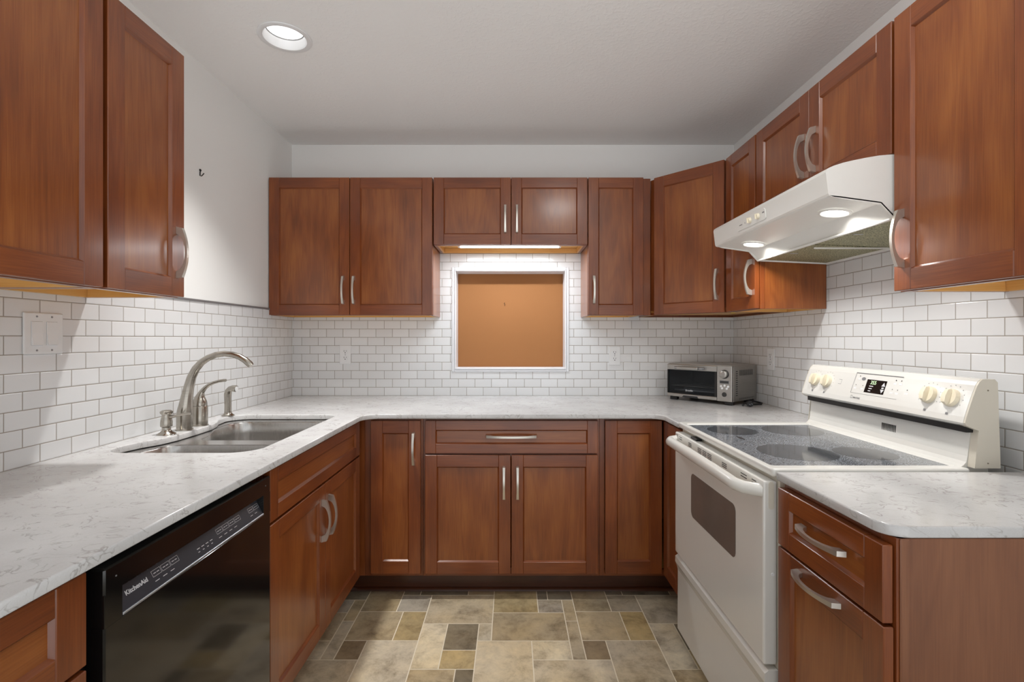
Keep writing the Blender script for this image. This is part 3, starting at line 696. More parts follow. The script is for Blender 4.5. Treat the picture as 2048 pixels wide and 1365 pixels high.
mb = MB(); mb.lathe([(.031, .0005), (.031, .004), (.0285, .005), (.0285, .078), (.0275, .080)], (HX, HY, ZT), 'faucet', 32); mb.move(sh); mb.build('lever_base', r)
mb = MB()
lv = [(0, .081, .0265), (0, .090, .0265), (.000, .100, .0245), (.000, .112, .020), (.003, .124, .0145), (.009, .138, .0100), (.020, .152, .0078), (.036, .165, .0068), (.056, .174, .0062), (.078, .180, .0060), (.098, .183, .0062), (.106, .1835, .0055)]
mb.tube([(HX+u, HY, ZT+z) for u, z, _ in lv], [a for _, _, a in lv], 'faucet', 16); mb.move(sh); mb.build('lever', r)
SX, SY = -1.292, 2.262
r = thing('side_sprayer', 'small brushed nickel side sprayer standing behind the far end of the sink', 'sprayer', (SX, SY, ZT)); sh = shift(r)
mb = MB(); mb.lathe([(.027, .0005), (.027, .003), (.020, .008), (.0165, .012), (.0155, .018)], (SX, SY, ZT), 'faucet', 28); mb.move(sh); mb.build('base', r)
mb = MB(); bd = [(0, .0185, .0150), (.0, .05, .0145), (-.001, .078, .0150), (-.001, .098, .0155), (.002, .112, .0150), (.010, .122, .0135), (.022, .1255, .0140), (.034, .124, .0155), (.038, .1232, .0150)]
mb.tube([(SX+u, SY, ZT+z) for u, z, _ in bd], [a for _, _, a in bd], 'faucet', 18); mb.move(sh); mb.build('spray_wand', r)
mb = MB(); mb.lathe([(.0125, 0), (.0125, .0012), (.004, .002)], (SX+.0384, SY, ZT+.1231), 'plastic', 20, (1, 0, -.03)); mb.move(sh); mb.build('nozzle', r)
PX, PY = -1.270, 1.826
r = thing('soap_dispenser', 'short brushed nickel soap dispenser with thin spout, beside the faucet base', 'soap dispenser', (PX, PY, ZT)); sh = shift(r)
mb = MB(); mb.lathe([(.031, .0005), (.030, .003), (.020, .009), (.0145, .016), (.0145, .026), (.0195, .030), (.0195, .044), (.0172, .058), (.0145, .070), (.0145, .073)], (PX, PY, ZT), 'faucet', 30); mb.move(sh); mb.build('body', r)
mb = MB(); mb.lathe([(.016, .0735), (.0205, .079), (.0205, .084), (.014, .089), (.004, .0905)], (PX, PY, ZT), 'faucet', 30)
mb.move(sh); mb.build('pump_cap', r)
mb = MB(); mb.tube([(PX+u, PY, ZT+z) for u, z in [(.014, .064), (.026, .066), (.045, .0705), (.065, .0745), (.084, .076), (.092, .0755)]], [.006, .0055, .005, .0045, .0042, .004], 'faucet', 12); mb.move(sh); mb.build('spout', r)

# ------------------------------------------------------------------ dishwasher
r = thing('dishwasher', 'black built-in dishwasher with recessed control strip under the long countertop', 'dishwasher', (-1.0, 1.14, 0)); sh = shift(r)
XD = -.700; YD0, YD1 = .853, 1.4405; ZDT = EYE-.399
mb = MB(); mb.box(XL+.01, XD-.038, .835, 1.4415, .03, ZDT+.008, 'black_matte', .001); mb.box(-.80, XD-.10, .835, 1.4415, .002, .12, 'black_matte', .001)
mb.move(sh); mb.build('tub', r)
# door: slab with a pocket for the strip
y0s, y1s, z1s, z0s = .893, 1.402, EYE-.4485, EYE-.4985
mb = MB(); b = .0015
mb.box(XD-.036, XD, YD0, YD1, .105, z0s-.001, 'black', .003); mb.box(XD-.036, XD, YD0, YD1, z1s+.0005, ZDT, 'black', .003)
mb.box(XD-.036, XD, YD0, y0s, z0s-.004, z1s+.004, 'black', .0005); mb.box(XD-.036, XD, y1s, YD1, z0s-.004, z1s+.004, 'black', .0005)
mb.move(sh); dwd = mb.build('door', r)
mb = MB(); mb.prism([(XD-.0015, z0s+.0035), (XD-.026, z1s+.0005), (XD-.035, z1s+.0005), (XD-.035, z0s), (XD-.0015, z0s)], 1, y0s+.0005, y1s-.0005, 'dw_strip'); mb.move(sh); strip = mb.build('control_strip', dwd)
mb = MB(); mb.box(XD-.004, XD+.0012, y0s+.0005, y1s-.0005, z0s-.0012, z0s+.0035, 'silver', .0008, 1); mb.move(sh); mb.build('strip_trim', dwd, label='silver trim line under the control strip')
# print on the sloping strip: text x -> +y, text y -> up the slope
a = Vector((XD-.0015, 0, z0s+.0035)); u = (Vector((XD-.026, 0, z1s+.0005))-a); SL = u.length; u.normalize(); nrm = Vector((0, 1, 0)).cross(u)
def strip_m(y, t):
    o = a + u*t + nrm*.0005; o.y = y
    return Matrix.Translation(-Vector(r.location)) @ Matrix.Translation(o) @ Matrix(((0, u.x, nrm.x, 0), (1, u.y, nrm.y, 0), (0, u.z, nrm.z, 0), (0, 0, 0, 1)))
text_mesh('brand_text', 'KitchenAid', .0125, 'white_print', strip, strip_m(y0s+.022, SL*.40), bold=True)
def outline(bx, y, t, w_, h_):
    m = strip_m(y, t); k = .0007
    for (p, q_, w2, h2) in [(0, 0, w_, k), (0, h_-k, w_, k), (0, 0, k, h_), (w_-k, 0, k, h_)]:
        bx.add([m @ Vector(c) for c in [(p, q_, 0), (p+w2, q_, 0), (p+w2, q_+h2, 0), (p, q_+h2, 0)]], [(0, 1, 2, 3)], 'white_print')
def dashes(bx, y, t, n, w_, gap, h_=.0016):
    for i in range(n):
        m = strip_m(y+i*(w_+gap), t)
        bx.add([m @ Vector(c) for c in [(0, 0, 0), (w_, 0, 0), (w_, h_, 0), (0, h_, 0)]], [(0, 1, 2, 3)], 'white_print')
for y, n in ((.985, 3), (1.20, 4), (1.345, 2)):
    bx = MB()
    for i in range(n):
        outline(bx, y+i*.0265, SL*.40, .0245, .0125); dashes(bx, y+i*.0265+.004, SL*.40+.0055, 2, .007, .002); 
    dashes(bx, y, SL*.22, n, .012, .010, .0013)
    if n > 2: dashes(bx, y, SL*.86, n, .016, .01, .001)
    bx.build('button_markings', strip, label='white outlined button markings')
bx = MB(); dashes(bx, 1.12, SL*.34, 4, .010, .006); dashes(bx, 1.12, SL*.20, 4, .006, .010); bx.build('indicator_markings', strip)
for i in range(2):
    mb = MB(); mb.lathe([(.0016, 0), (.0016, .0008)], (XD, YD0+.025+i*.535, ZDT-.022), 'grey_print', 10, (1, 0, 0)); mb.move(sh); mb.build('pin', dwd)

# ------------------------------------------------------------------ range
RY0, RY1 = 1.3255, 2.0705
r = thing('electric_range', 'off-white freestanding electric range with black speckled glass cooktop', 'range', (1.0, 1.698, 0)); sh = shift(r)
mb = MB(); mb.box(.717, 1.300, RY0, RY1, .03, .866, 'range_side', .003)
mb.move(sh); mb.build('body', r)
for fx in (.76, 1.26):
    for fy in (RY0+.05, RY1-.05):
        mb = MB(); mb.lathe([(.016, 0), (.016, .0288)], (fx, fy, .0008), 'black_matte', 12); mb.move(sh); mb.build('foot', r)
ZG = ZT+.0045
ct = slab('cooktop_frame', [rrect(.699, 1.232, RY0-.002, RY1+.002, .012), rrect(.719, 1.223, 1.366, 2.022, .008)], ZG-.0225, ZG, 'range_white', .006, parent=r, origin=r.location)
gl = slab('glass_top', [rrect(.716, 1.226, 1.363, 2.025, .008)], ZG-.012, ZG-.0035, 'glass_top', .0005, parent=r, origin=r.location)
gz = ZG-.0034
for (bx_, by_, br_) in [(.846, 1.895, .090), (.885, 1.535, .112), (1.075, 1.895, .105), (1.085, 1.52, .085)]:
    mb = MB(); n = 48
    mb.lathe([(br_, 0), (br_, .0002)], (bx_, by_, gz), 'burner', n, smooth=False); mb.move(sh); mb.build('burner_zone', gl, label='darker round heating zone')
mb = MB(); mb.add([(.815+.022*math.cos(t*.5)*(1+.2*math.sin(t*3)), 1.752+.03*math.sin(t*.5)*(1+.2*math.cos(t*2)), gz+.0003) for t in range(12)], [list(range(12))], 'black_matte'); mb.move(lambda p: p); mb.v = [tuple(Vector((.812+(Vector(p).x-.815)*.35, Vector(p).y, Vector(p).z))-Vector(r.location)) for p in mb.v]; mb.build('indicator_print', gl)
# riser and control panel
mb = MB(); prof = [(1.213, ZG-.004), (1.222, ZG-.001), (1.231, ZG+.004), (1.238, ZG+.013), (1.2415, ZG+.028), (1.2445, ZG+.06), (1.247, .984), (1.292, .984), (1.298, ZG-.02), (1.235, ZG-.02), (1.235, ZG-.006)]
mb.prism(prof, 1, RY0+.022, RY1-.012, 'range_white'); mb.move(sh); rs = mb.build('riser', r)
mb = MB()
for i in range(10): mb.box(1.2430, 1.2475, 1.602+i*.0063, 1.602+i*.0063+.0028, ZG+.043, ZG+.067, 'black_matte')
mb.move(sh); mb.build('vent_slats', rs)
mb = MB(); mb.box(1.232, 1.292, RY0+.016, RY1-.014, .9845, 1.0005, 'black_matte'); mb.move(sh); mb.build('slot_dark', r)  # black box drawn for the dark of the slot under the control panel
cp = [(1.2145, 1.012), (1.218, 1.028), (1.2235, 1.0455), (1.2325, 1.073), (1.2415, 1.098), (1.2475, 1.113), (1.253, 1.1225), (1.262, 1.130), (1.294, 1.130), (1.302, 1.121), (1.306, 1.06), (1.3085, 1.001), (1.232, 1.001), (1.219, 1.006)]
mb = MB(); mb.prism(cp, 1, RY0+.006, RY1-.004, 'range_white'); mb.move(sh); pnl = mb.build('control_panel', r)
mb = MB()
ec = [(1.2406, ZG+.001), (1.2475, .96), (1.2515, .992), (1.219, 1.005)] + cp[0:10] + [(1.3095, ZG+.001)]
mb.prism([(x+(0.0005 if i > 3 else 0), z) for i, (x, z) in enumerate(ec)], 1, RY0, RY0+.0055, 'range_side', bev=.0); mb.prism(ec[0:4]+[(1.295, 1.0), (1.3095, ZG+.001)], 1, RY0+.0055, RY0+.0215, 'range_side')
mb.move(sh); ecp = mb.build('end_cap', r); mb = MB()
mb.prism(ec, 1, RY1-.0035, RY1, 'range_side'); mb.move(sh); mb.build('end_cap', r)
for (xx, zz) in ((1.276, .905), (1.276, 1.10)):
    mb = MB(); mb.lathe([(.002, 0), (.002, .001)], (xx, RY0, zz), 'fab_screw', 10, (0, -1, 0)); mb.move(sh); mb.build('screw', ecp)
# frame on the panel face: slope between (1.2235,1.0455) and (1.2415,1.098)
p0 = Vector((1.2235, 0, 1.0455)); us = (Vector((1.2415, 0, 1.098))-p0).normalized(); ns = Vector((-us.z, 0, us.x))
def face(z, off=0.0):
    t = (z-p0.z)/us.z; return p0+us*t+ns*off
def pm(y, z, off=.0004):     # matrix: text x -> -y (towards camera), text y -> up slope, z -> outwards
    o = face(z, off); o.y = y
    return Matrix.Translation(-Vector(r.location)) @ Matrix.Translation(o) @ Matrix(((0, us.x, ns.x, 0), (-1, 0, ns.y, 0), (0, us.z, ns.z, 0), (0, 0, 0, 1)))
def patch(mb, y, z, w_, h_, m, off=.0004, c=None):
    mt = pm(y, z, off); mb.add([mt @ Vector(q_) for q_ in (c or [(0, 0, 0), (w_, 0, 0), (w_, h_, 0), (0, h_, 0)])], [list(range(len(c) if c else 4))], m)
for ky in (2.003, 1.930, 1.460, 1.386):
    kb = MB(); cz = face(EYE-.167); cz.y = ky
    kb.lathe([(.026, -.003), (.0255, .004), (.0235, .010), (.0235, .0115)], cz, 'knob_cream', 32, ns)
    # grip rib: rounded bar across the knob, standing up the slope
    for k in (0,):
        cen = cz+ns*.018; rib = []
        for (s_, hw, top) in [(-.0235, .003, -.0065), (-.018, .0062, .004), (0, .0072, .0075), (.018, .0062, .004), (.0235, .003, -.0065)]:
            yv = Vector((0, 1, 0))
            rib.append([cen+us*s_-ns*.0065-yv*hw*1.25, cen+us*s_-ns*.0065+yv*hw*1.25, cen+us*s_+ns*top+yv*hw, cen+us*s_+ns*top-yv*hw])
        kb.loft(rib, 'knob_cream', smooth=False)
    kb.move(sh); kb.build('knob', pnl, label='round cream control knob')
    pb = MB()
    for k in range(11):
        an = math.radians(-120+24*k); patch(pb, ky-.036*math.sin(an)+.001, EYE-.167+.036*math.cos(an)*us.z, .0022, .0022, 'grey_print')
    pb.build('dial_markings', pnl); pb = MB(); patch(pb, ky+.004, EYE-.167-.046, .008, .006, 'grey_print'); pb.build('pointer_mark', pnl)
db = MB(); patch(db, 1.786, EYE-.195, .213, .0008, 'grey_print'); patch(db, 1.786, EYE-.125, .213, .0022, 'grey_print'); patch(db, 1.786, EYE-.195, .0016, .0745, 'grey_print')
for (y, z) in [(1.765, -.136), (1.772, -.168), (1.738, -.168), (1.600, -.138), (1.578, -.138), (1.604, -.168), (1.582, -.168), (1.545, -.164)]:
    patch(db, y, EYE+z, .0035, .0035, 'black_matte'); patch(db, y+.005, EYE+z-.012, .013, .006, 'plastic')
mt = pm(1.742, EYE-.143); n = 20; db.add([mt @ Vector((.010*math.cos(2*PI*k/n), .006*math.sin(2*PI*k/n), 0)) for k in range(n)], [list(range(n))], 'grey_print')
patch(db, 1.866, EYE-.171, .016, .0012, 'grey_print'); patch(db, 1.866, EYE-.155, .016, .0012, 'grey_print'); patch(db, 1.851, EYE-.171, .0012, .018, 'grey_print')
db.build('button_markings', pnl)
dm = MB(); patch(dm, 1.723, EYE-.187, .090, .047, 'black', .0006); dsp = dm.build('display', pnl)
text_mesh('display_digits', '355', .018, 'green_led', dsp, pm(1.704, EYE-.158, .0011))
dp = MB(); patch(dp, 1.651, EYE-.161, 0, 0, 'white_print', .0012, [(0, 0, 0), (.016, 0, 0), (.008, .014, 0)]); dp.build('up_arrow', dsp); dp = MB(); patch(dp, 1.651, EYE-.180, 0, 0, 'white_print', .0012, [(.008, -.004, 0), (.016, .009, 0), (0, .009, 0)]); dp.build('down_arrow', dsp); dp = MB()
patch(dp, 1.648, EYE-.169, .010, .005, 'white_print', .0012); dp.build('printed_mark', dsp); dp = MB()
for i, (yy, zz) in enumerate([(1.705, -.166), (1.705, -.174), (1.705, -.182)]): patch(dp, yy, EYE+zz, .018-.003*i, .003, 'white_print', .0012)
dp.build('display_markings', dsp)
text_mesh('brand_text', 'MAYTAG', .0085, 'grey_print', pnl, pm(1.765, EYE-.213, .0006))
lb = MB()
for q_ in [(0, 0, .009, .001), (0, .008, .009, .001), (0, 0, .001, .009), (.008, 0, .001, .009)]:
    patch(lb, 1.778-q_[0], EYE-.213+q_[1], q_[2], q_[3], 'grey_print', .0006)
lb.build('brand_emblem', pnl)
# oven door
DXF = .678; DY0_, DY1_ = 1.331, 2.047; DZ0, DZ1 = .361, .855
mb = MB(); mb.box(DXF+.0, .7155, DY0_, DY1_, DZ0, DZ1, 'range_white', .005, seg=2); mb.move(sh); od = mb.build('oven_door', r)
mb = MB(); mb.prism(rrect(1.495, 1.863, EYE-.668, EYE-.505, .022), 0, DXF-.0012, DXF+.006, 'oven_glass'); mb.move(sh); mb.build('window', od, label='dark tinted oven window')
mb = MB(); zh = EYE-.414
hp = []
for k in range(25):
    t = k/24; y = DY0_+.014+t*(DY1_-DY0_-.028); e = min(t, 1-t)*24
    outw = .050*(1-max(0, (2.2-e)/2.2)**2.4) + .006*math.sin(PI*t)
    hp.append((DXF-outw+.008, y, zh+.006*math.sin(PI*t)))
mb.tube(hp, [.0175+.0015*math.sin(PI*k/24) for k in range(25)], 'range_white', 16, sx=.95); mb.move(sh); mb.build('handle', od, label='bowed off-white bar handle')
def slots(y0, y1, zt, n, dz=.0058):
    mb = MB()
    for i in range(n): mb.box(DXF-.0006, DXF+.004, y0, y1, zt-i*dz-.0025, zt-i*dz, 'black_matte')
    mb.move(sh); mb.build('vent_slats', od)
zs = DZ1-.008
slots(2.012, 2.028, zs, 2); slots(1.965, 1.995, zs-.002, 2, .008); slots(1.862, 1.892, zs-.004, 3)
for y in (1.765, 1.720, 1.676): slots(y, y+.034, zs-.003, 5)
slots(1.558, 1.592, zs-.004, 3); slots(1.425, 1.462, zs-.002, 2, .008); slots(1.370, 1.395, zs-.002, 2, .008)
mb = MB(); mb.box(.690, .712, 1.845, 1.905, DZ1+.0005, DZ1+.0085, 'black_matte', .002); mb.move(sh); mb.build('latch', r)
mb = MB(); mb.prism(rrect(.6915, .7065, DZ1-.075, DZ1-.001, .007), 1, DY0_-.0012, DY0_+.0008, 'range_side'); mb.move(sh); mb.build('hinge_cover', od)
mb = MB(); mb.lathe([(.0045, 0), (.004, .002)], (.703, DY0_, .605), 'plastic', 14, (0, -1, 0)); mb.move(sh); mb.build('screw', od)
# storage drawer
mb = MB(); pr = [(.7155, .034), (.693, .034), (.6885, .042), (.690, .285), (.686, .300), (.679, .318), (.6795, .341), (.690, .349), (.7155, .349)]
mb.prism(pr, 1, DY0_-.004, DY1_+.002, 'range_white'); mb.move(sh); mb.build('storage_drawer', r)

# ------------------------------------------------------------------ range hood
HY0, HY1 = 1.380, 2.1455
r = thing('range_hood', 'white under-cabinet range hood with two lit lamps over the range', 'range hood', (1.1, 1.762, EYE+.33)); sh = shift(r)
hz = lambda v: EYE+v
prof = [(1.3675, .5125), (1.062, .5125), (1.026, .5095), (.99, .5035), (.955, .4965), (.925, .4895), (.900, .4815), (.886, .4755), (.8785, .470), (.8765, .462), (.8835, .404), (.886, .398), (.892, .3955), (.915, .3925)]
under = [(1.03, .377), (1.067, .338), (1.3675, .324)]
mb = MB(); full = [(x, hz(v)) for x, v in prof+under]
mb.prism(full, 1, HY0, HY1, 'hood_white'); mb.move(sh); hd = mb.build('shell', r)
# rolled lip round the underside
mb = MB()
for y in (HY0, HY1-.008):
    lp = [(.886, .399), (.915, .390), (1.029, .3735), (1.0655, .3335), (1.3665, .3195), (1.3665, .327), (1.069, .341), (1.032, .380), (.915, .396)]
    mb.prism([(x, hz(v)) for x, v in lp], 1, y, y+.008, 'hood_white')
mb.box(1.060, 1.072, HY0+.008, HY1-.008, hz(.331), hz(.338), 'hood_white', .002, 1); mb.box(1.355, 1.3665, HY0+.008, HY1-.008, hz(.318), hz(.326), 'hood_white', .002, 1)
mb.move(sh); mb.build('lip', r)
def underz(x): return .338+(x-1.067)*(.324-.338)/(1.3675-1.067)
for (ya, yb) in ((HY0+.030, 1.757), (1.771, HY1-.030)):
    mb = MB(); mb.prism([(1.082, hz(underz(1.082)-.003)), (1.345, hz(underz(1.345)-.003)), (1.345, hz(underz(1.345)+.004)), (1.082, hz(underz(1.082)+.004))], 1, ya, yb, 'filter')
    mb.box(1.095, 1.125, (ya+yb)/2-.004, (ya+yb)/2+.004, hz(.3315), hz(.3335), 'silver', .0005); mb.move(sh); mb.build('mesh_filter', r, label='greenish metal mesh grease filter')
mb = MB(); mb.box(1.08, 1.347, 1.759, 1.769, hz(.3185), hz(.3235), 'hood_white', .001); mb.move(sh); mb.build('filter_bar', r)
# lamps in the front underside
und = Vector((1.03-.915, 0, .377-.3925)).normalized(); dn = Vector((und.z, 0, -und.x))
HL = [(.985, 1.508), (.985, 2.012)]
for (x, y) in HL:
    c = Vector((x, y, hz(.3925+(x-.915)*(.377-.3925)/(1.03-.915))))
    mb = MB(); mb.lathe([(.046, .0005), (.044, .004), (.038, .005), (.0355, .002)], c, 'hood_white', 36, dn, cap0=False, cap1=False); mb.move(sh); rg = mb.build('lamp_ring', r)
    mb = MB(); mb.lathe([(.0355, .0012), (.03, .0032), (.0, .004)], c, 'hood_lens', 32, dn, cap0=False, cap1=False); mb.move(sh); mb.build('lamp_lens', rg, label='lit round hood lamp')
    ld = bpy.data.lights.new('hood_lamp', 'AREA'); ld.shape = 'DISK'; ld.size = .06; ld.energy = P_HOOD; ld.color = (1, .98, .95); ld.spread = math.radians(150)
    lo = bpy.data.objects.new('lamp_light', ld); C.objects.link(lo); lo.parent = rg; lo.location = c+dn*.008-Vector(r.location)
# control plate on the front face
f0 = Vector((.8765, 0, hz(.462))); f1 = Vector((.8835, 0, hz(.404))); uf = (f0-f1).normalized(); nf = Vector((-uf.z, 0, uf.x))
def hm(y, t, off=.0006):
    o = f1+uf*t+nf*off; o.y = y
    return Matrix.Translation(-Vector(r.location)) @ Matrix.Translation(o) @ Matrix(((0, uf.x, nf.x, 0), (-1, 0, 0, 0), (0, uf.z, nf.z, 0), (0, 0, 0, 1)))
mt = hm(1.833, .029)
mb = MB(); pts = rrect(-.095, .125, -.020, .020, .012); n = len(pts)
mb.loft([[mt @ Vector((p[0], p[1], 0)) for p in pts], [mt @ Vector((p[0]*.985, p[1]*.95, .0022)) for p in pts]], 'hood_white', smooth=False); cpl = mb.build('control_plate', r)
for dxk in (.015, .075):
    mb = MB(); mb.lathe([(.0105, 0), (.0105, .003), (.0085, .0085), (.0, .009)], mt @ Vector((dxk, .001, .0022)), 'knob_cream', 24, nf, cap0=False)
    mm2 = mt @ Matrix.Translation((dxk, .001, .011)); mb.add([mm2 @ Vector(q_) for q_ in [(-.0015, -.010, -.003), (.0015, -.010, -.003), (.0015, .010, -.003), (-.0015, .010, -.003), (-.001, -.009, .004), (.001, -.009, .004), (.001, .009, .004), (-.001, .009, .004)]], [(0, 1, 2, 3), (4, 5, 6, 7), (0, 1, 5, 4), (1, 2, 6, 5), (2, 3, 7, 6), (3, 0, 4, 7)], 'knob_cream')
    mb.build('knob', cpl, label='small cream knob')
mb = MB()
for (xx, yy, w_, h_) in [(-.070, -.002, .024, .003), (-.026, -.002, .004, .004), (.104, .004, .014, .004)]:
    mb = MB()
    mb.add([mt @ Vector((xx+a_, yy+b_, .0026)) for a_, b_ in [(0, 0), (w_, 0), (w_, h_), (0, h_)]], [(0, 1, 2, 3)], 'grey_print'); mb.build('printed_mark', cpl)

# ------------------------------------------------------------------ light bar under the short cabinet
r = thing('light_bar', 'slim lit white light bar fixed under the short cabinet above the opening', 'light', (0, 2.83, EYE+.53)); sh = shift(r)
bx0, bx1, by0, by1, bz0, bz1 = -.302, .285, 2.812, 2.846, EYE+.518, EYE+.5485
mb = MB(); mb.box(bx0, bx1, by0, by1, bz0+.006, bz1, 'plastic', .002); mb.box(bx0, bx0+.012, by0, by1, bz0, bz0+.0065, 'plastic', .001); mb.box(bx1-.012, bx1, by0, by1, bz0, bz0+.0065, 'plastic', .001)
for xx in (-.215, .205): mb.box(xx-.008, xx+.008, by0-.006, by0+.0005, bz0+.012, bz1, 'silver', .001)
mb.move(sh); mb.build('housing', r)
mb = MB(); mb.box(bx0+.013, bx1-.013, by0+.003, by1-.003, bz0, bz0+.0058, 'bar_lens', .001); mb.move(sh); mb.build('lens', r, label='glowing lens')
ld = bpy.data.lights.new('bar_lamp', 'AREA'); ld.shape = 'RECTANGLE'; ld.size = .55; ld.size_y = .026; ld.energy = P_BAR; ld.color = (.90, .96, 1.0)
lo = bpy.data.objects.new('bar_light', ld); C.objects.link(lo); lo.parent = r; lo.location = Vector((-.008, 2.829, bz0-.003))-Vector(r.location)

# ------------------------------------------------------------------ recessed lights
def recessed(x, y, label, power):
    r = thing('recessed_light', label, 'ceiling light', (x, y, ZC))
    mb = MB(); mb.lathe([(.101, -.0005), (.1005, -.004), (.094, -.006), (.081, -.0045), (.077, .003), (.073, .032), (.069, .036)], (0, 0, 0), 'plastic', 48, cap0=False, cap1=False); mb.build('trim_ring', r)
    mb = MB(); mb.lathe([(.0705, .034), (.062, .0335), (.058, .028), (.046, .026), (0, .025)], (0, 0, 0), 'lens', 48, cap0=False, cap1=False); mb.build('lens', r, label='lit white lamp lens')
    mb = MB(); mb.lathe([(.0735, .0325), (.0715, .0310), (.0690, .0330)], (0, 0, 0), 'trim_grey', 48, cap0=False, cap1=False); mb.build('gasket', r, label='thin grey ring round the lens')
    mb = MB(); mb.lathe([(.0825, .001), (.0825, .12), (0, .12)], (0, 0, 0), 'plastic', 40, cap0=False, cap1=False); mb.build('housing', r)
    ld = bpy.data.lights.new('recessed_lamp', 'SPOT'); ld.spot_size = math.radians(84); ld.spot_blend = 1.0; ld.shadow_soft_size = .05; ld.energy = power; ld.color = (1, .985, .96)
    lo = bpy.data.objects.new('lamp_light', ld); C.objects.link(lo); lo.parent = r; lo.location = (0, 0, .018)
recessed(LX, LY, 'round lit recessed ceiling light with white trim ring, above the sink', P_RECESSED)
M['dome'] = emis('dome_glass', (1, .985, .96, 1), L_DOME)
r = thing('dome_light', 'white glass dome ceiling light over the middle of the kitchen floor', 'ceiling light', (L2[0], L2[1], ZC))
mb = MB(); mb.lathe([(.155, -.0005), (.155, -.018), (.148, -.022), (.138, -.022)], (0, 0, 0), 'plastic', 40, cap0=False, cap1=False); mb.build('base_ring', r)
mb = MB(); mb.lathe([(.140, -.020), (.136, -.045), (.118, -.070), (.085, -.088), (.045, -.098), (0, -.101)], (0, 0, 0), 'dome', 40, cap0=False, cap1=False); mb.build('glass_dome', r)

# ------------------------------------------------------------------ outlets and switches
def outlet(name, label, loc, rz):
    """Duplex outlet, local x right, y into the wall, z up."""
    r = thing(name, label, 'outlet', loc, rz, 'white duplex wall outlets')
    mb = MB(); mb.box(-.035, .035, -.0055, -.0003, -.058, .058, 'plastic', .0025, seg=2); pl = mb.build('cover_plate', r)
    for zc in (.0195, -.0195):
        mb = MB(); mb.prism(rrect(-.0165, .0165, zc-.0142, zc+.0142, .011), 1, -.0072, -.005, 'plastic'); rc = mb.build('receptacle', pl)
        mb = MB()
        mb.box(-.0078, -.0054, -.0076, -.007, zc-.001, zc+.0085, 'black_matte'); mb.box(.0052, .0074, -.0076, -.007, zc, zc+.0075, 'black_matte'); mb.lathe([(.0030, 0), (.0030, .0006)], (0, -.007, zc-.0075), 'black_matte', 12, (0, -1, 0))
        mb.build('slots', rc)
    mb = MB(); mb.lathe([(.003, 0), (.0028, .001)], (0, -.0055, 0), 'trim_grey', 12, (0, -1, 0)); mb.build('screw', pl)
yw = YB-TILE
def bx_at(px, py): return ((px-1022)*yw/F_PX, yw, EYE-(py-677)*yw/F_PX)
outlet('wall_outlet', 'white duplex outlet on the back wall tiles, left of the framed opening', bx_at(691, 710), 0)
outlet('wall_outlet', 'white duplex outlet on the back wall tiles, right of the framed opening', bx_at(1229, 712), 0)
yr = (XR-TILE)*F_PX/(1543-1022)
outlet('wall_outlet', 'white duplex outlet on the tiles between toaster oven and range', (XR-TILE, yr, EYE-(719-677)*yr/F_PX), -PI/2)
ys = (1.361+1.485)/2; zsw = EYE-(667.5-677)*ys/F_PX
r = thing('light_switch', 'white double rocker light switch on the tiles below the wide wall cabinet', 'light switch', (XL+TILE, ys, zsw), PI/2)
mb = MB(); mb.box(-.060, .060, -.0065, -.0003, -.059, .059, 'plastic', .003, seg=2); pl = mb.build('cover_plate', r)
for xc, up in ((-.023, 1), (.023, -1)):
    mb = MB(); mb.box(xc-.0172, xc+.0172, -.0072, -.006, -.034, .034, 'trim_grey', .0004); mb.box(xc-.0168, xc+.0168, -.008, -.0065, -.0336, .0336, 'plastic', .0004); mb.build('switch_frame', pl)
    mb = MB(); k = .004
    mb.prism([(-.0075, -.0325), (-.0078-k*1.0, -.0325), (-.0085, 0), (-.0080, .0325), (-.0075, .0325)], 0, xc-.0158, xc+.0158, 'plastic'); mb.build('rocker', pl)
for xc in (-.023, .023):
    for zc in (-.048, .048): mb = MB(); mb.lathe([(.003, 0), (.0028, .001)], (xc, -.0065, zc), 'trim_grey', 12, (0, -1, 0)); mb.build('screw', pl)
# little hook on the bare left wall
yh = -XL*F_PX/(1022-399); zh2 = EYE+(677-346)*yh/F_PX
r = thing('wall_hook', 'tiny dark metal hook on the bare white wall beside the arched cabinet handle', 'hook', (XL, yh, zh2))
mb = MB(); mb.tube([(.003, 0, .016), (.006, .002, .012), (.003, 0, .004), (.003, -.001, -.012), (.008, 0, -.014), (.014, .003, -.006), (.016, .005, .0)], .0022, 'black_matte', 8)
mb.lathe([(.005, 0), (.0045, .002)], (0.0002, .002, .013), 'black_matte', 12, (1, 0, 0)); mb.build('hook', r)

# ------------------------------------------------------------------ toaster oven
TA = math.radians(-51); TW, TD, THH = .39, .268, .19
r = thing('toaster_oven', 'brushed steel toaster oven with glass door standing in the back right countertop corner', 'toaster oven', (.908, 2.883, ZT), TA)
z0 = .020; z1 = z0+THH; t = .006
mb = MB()
mb.box(0, t, .012, TD, z0, z1-.004, 'steel', .001); mb.box(TW-t, TW, .012, TD, z0, z1-.004, 'steel', .001)
mb.prism([(0, z1-.004), (.010, z1), (TW-.010, z1), (TW, z1-.004), (TW-.001, z1-.010), (.001, z1-.010)], 1, .012, TD, 'steel')
mb.box(t, TW-t, TD-t, TD, z0, z1-.010, 'steel', 0); mb.box(t, TW-t, .012, TD-t, z0, z0+.008, 'steel', 0)
mb.box(.302, .306, .012, TD-t, z0+.008, z1-.010, 'dark_int'); 
mb.build('shell', r)
mb = MB()
for i in range(12): mb.box(TW-.0003, TW+.0006, .035, .055, z0+.03+i*.0115, z0+.034+i*.0115, 'dark_int')
for i in range(14): mb.box(TW-.0003, TW+.0006, .075+i*.011, .0785+i*.011, z0+.135, z0+.165, 'dark_int')
for i in range(16): mb.box(TW-.0003, TW+.0006, .075+i*.0105, .0775+i*.0105, z0+.008, z0+.016, 'dark_int')
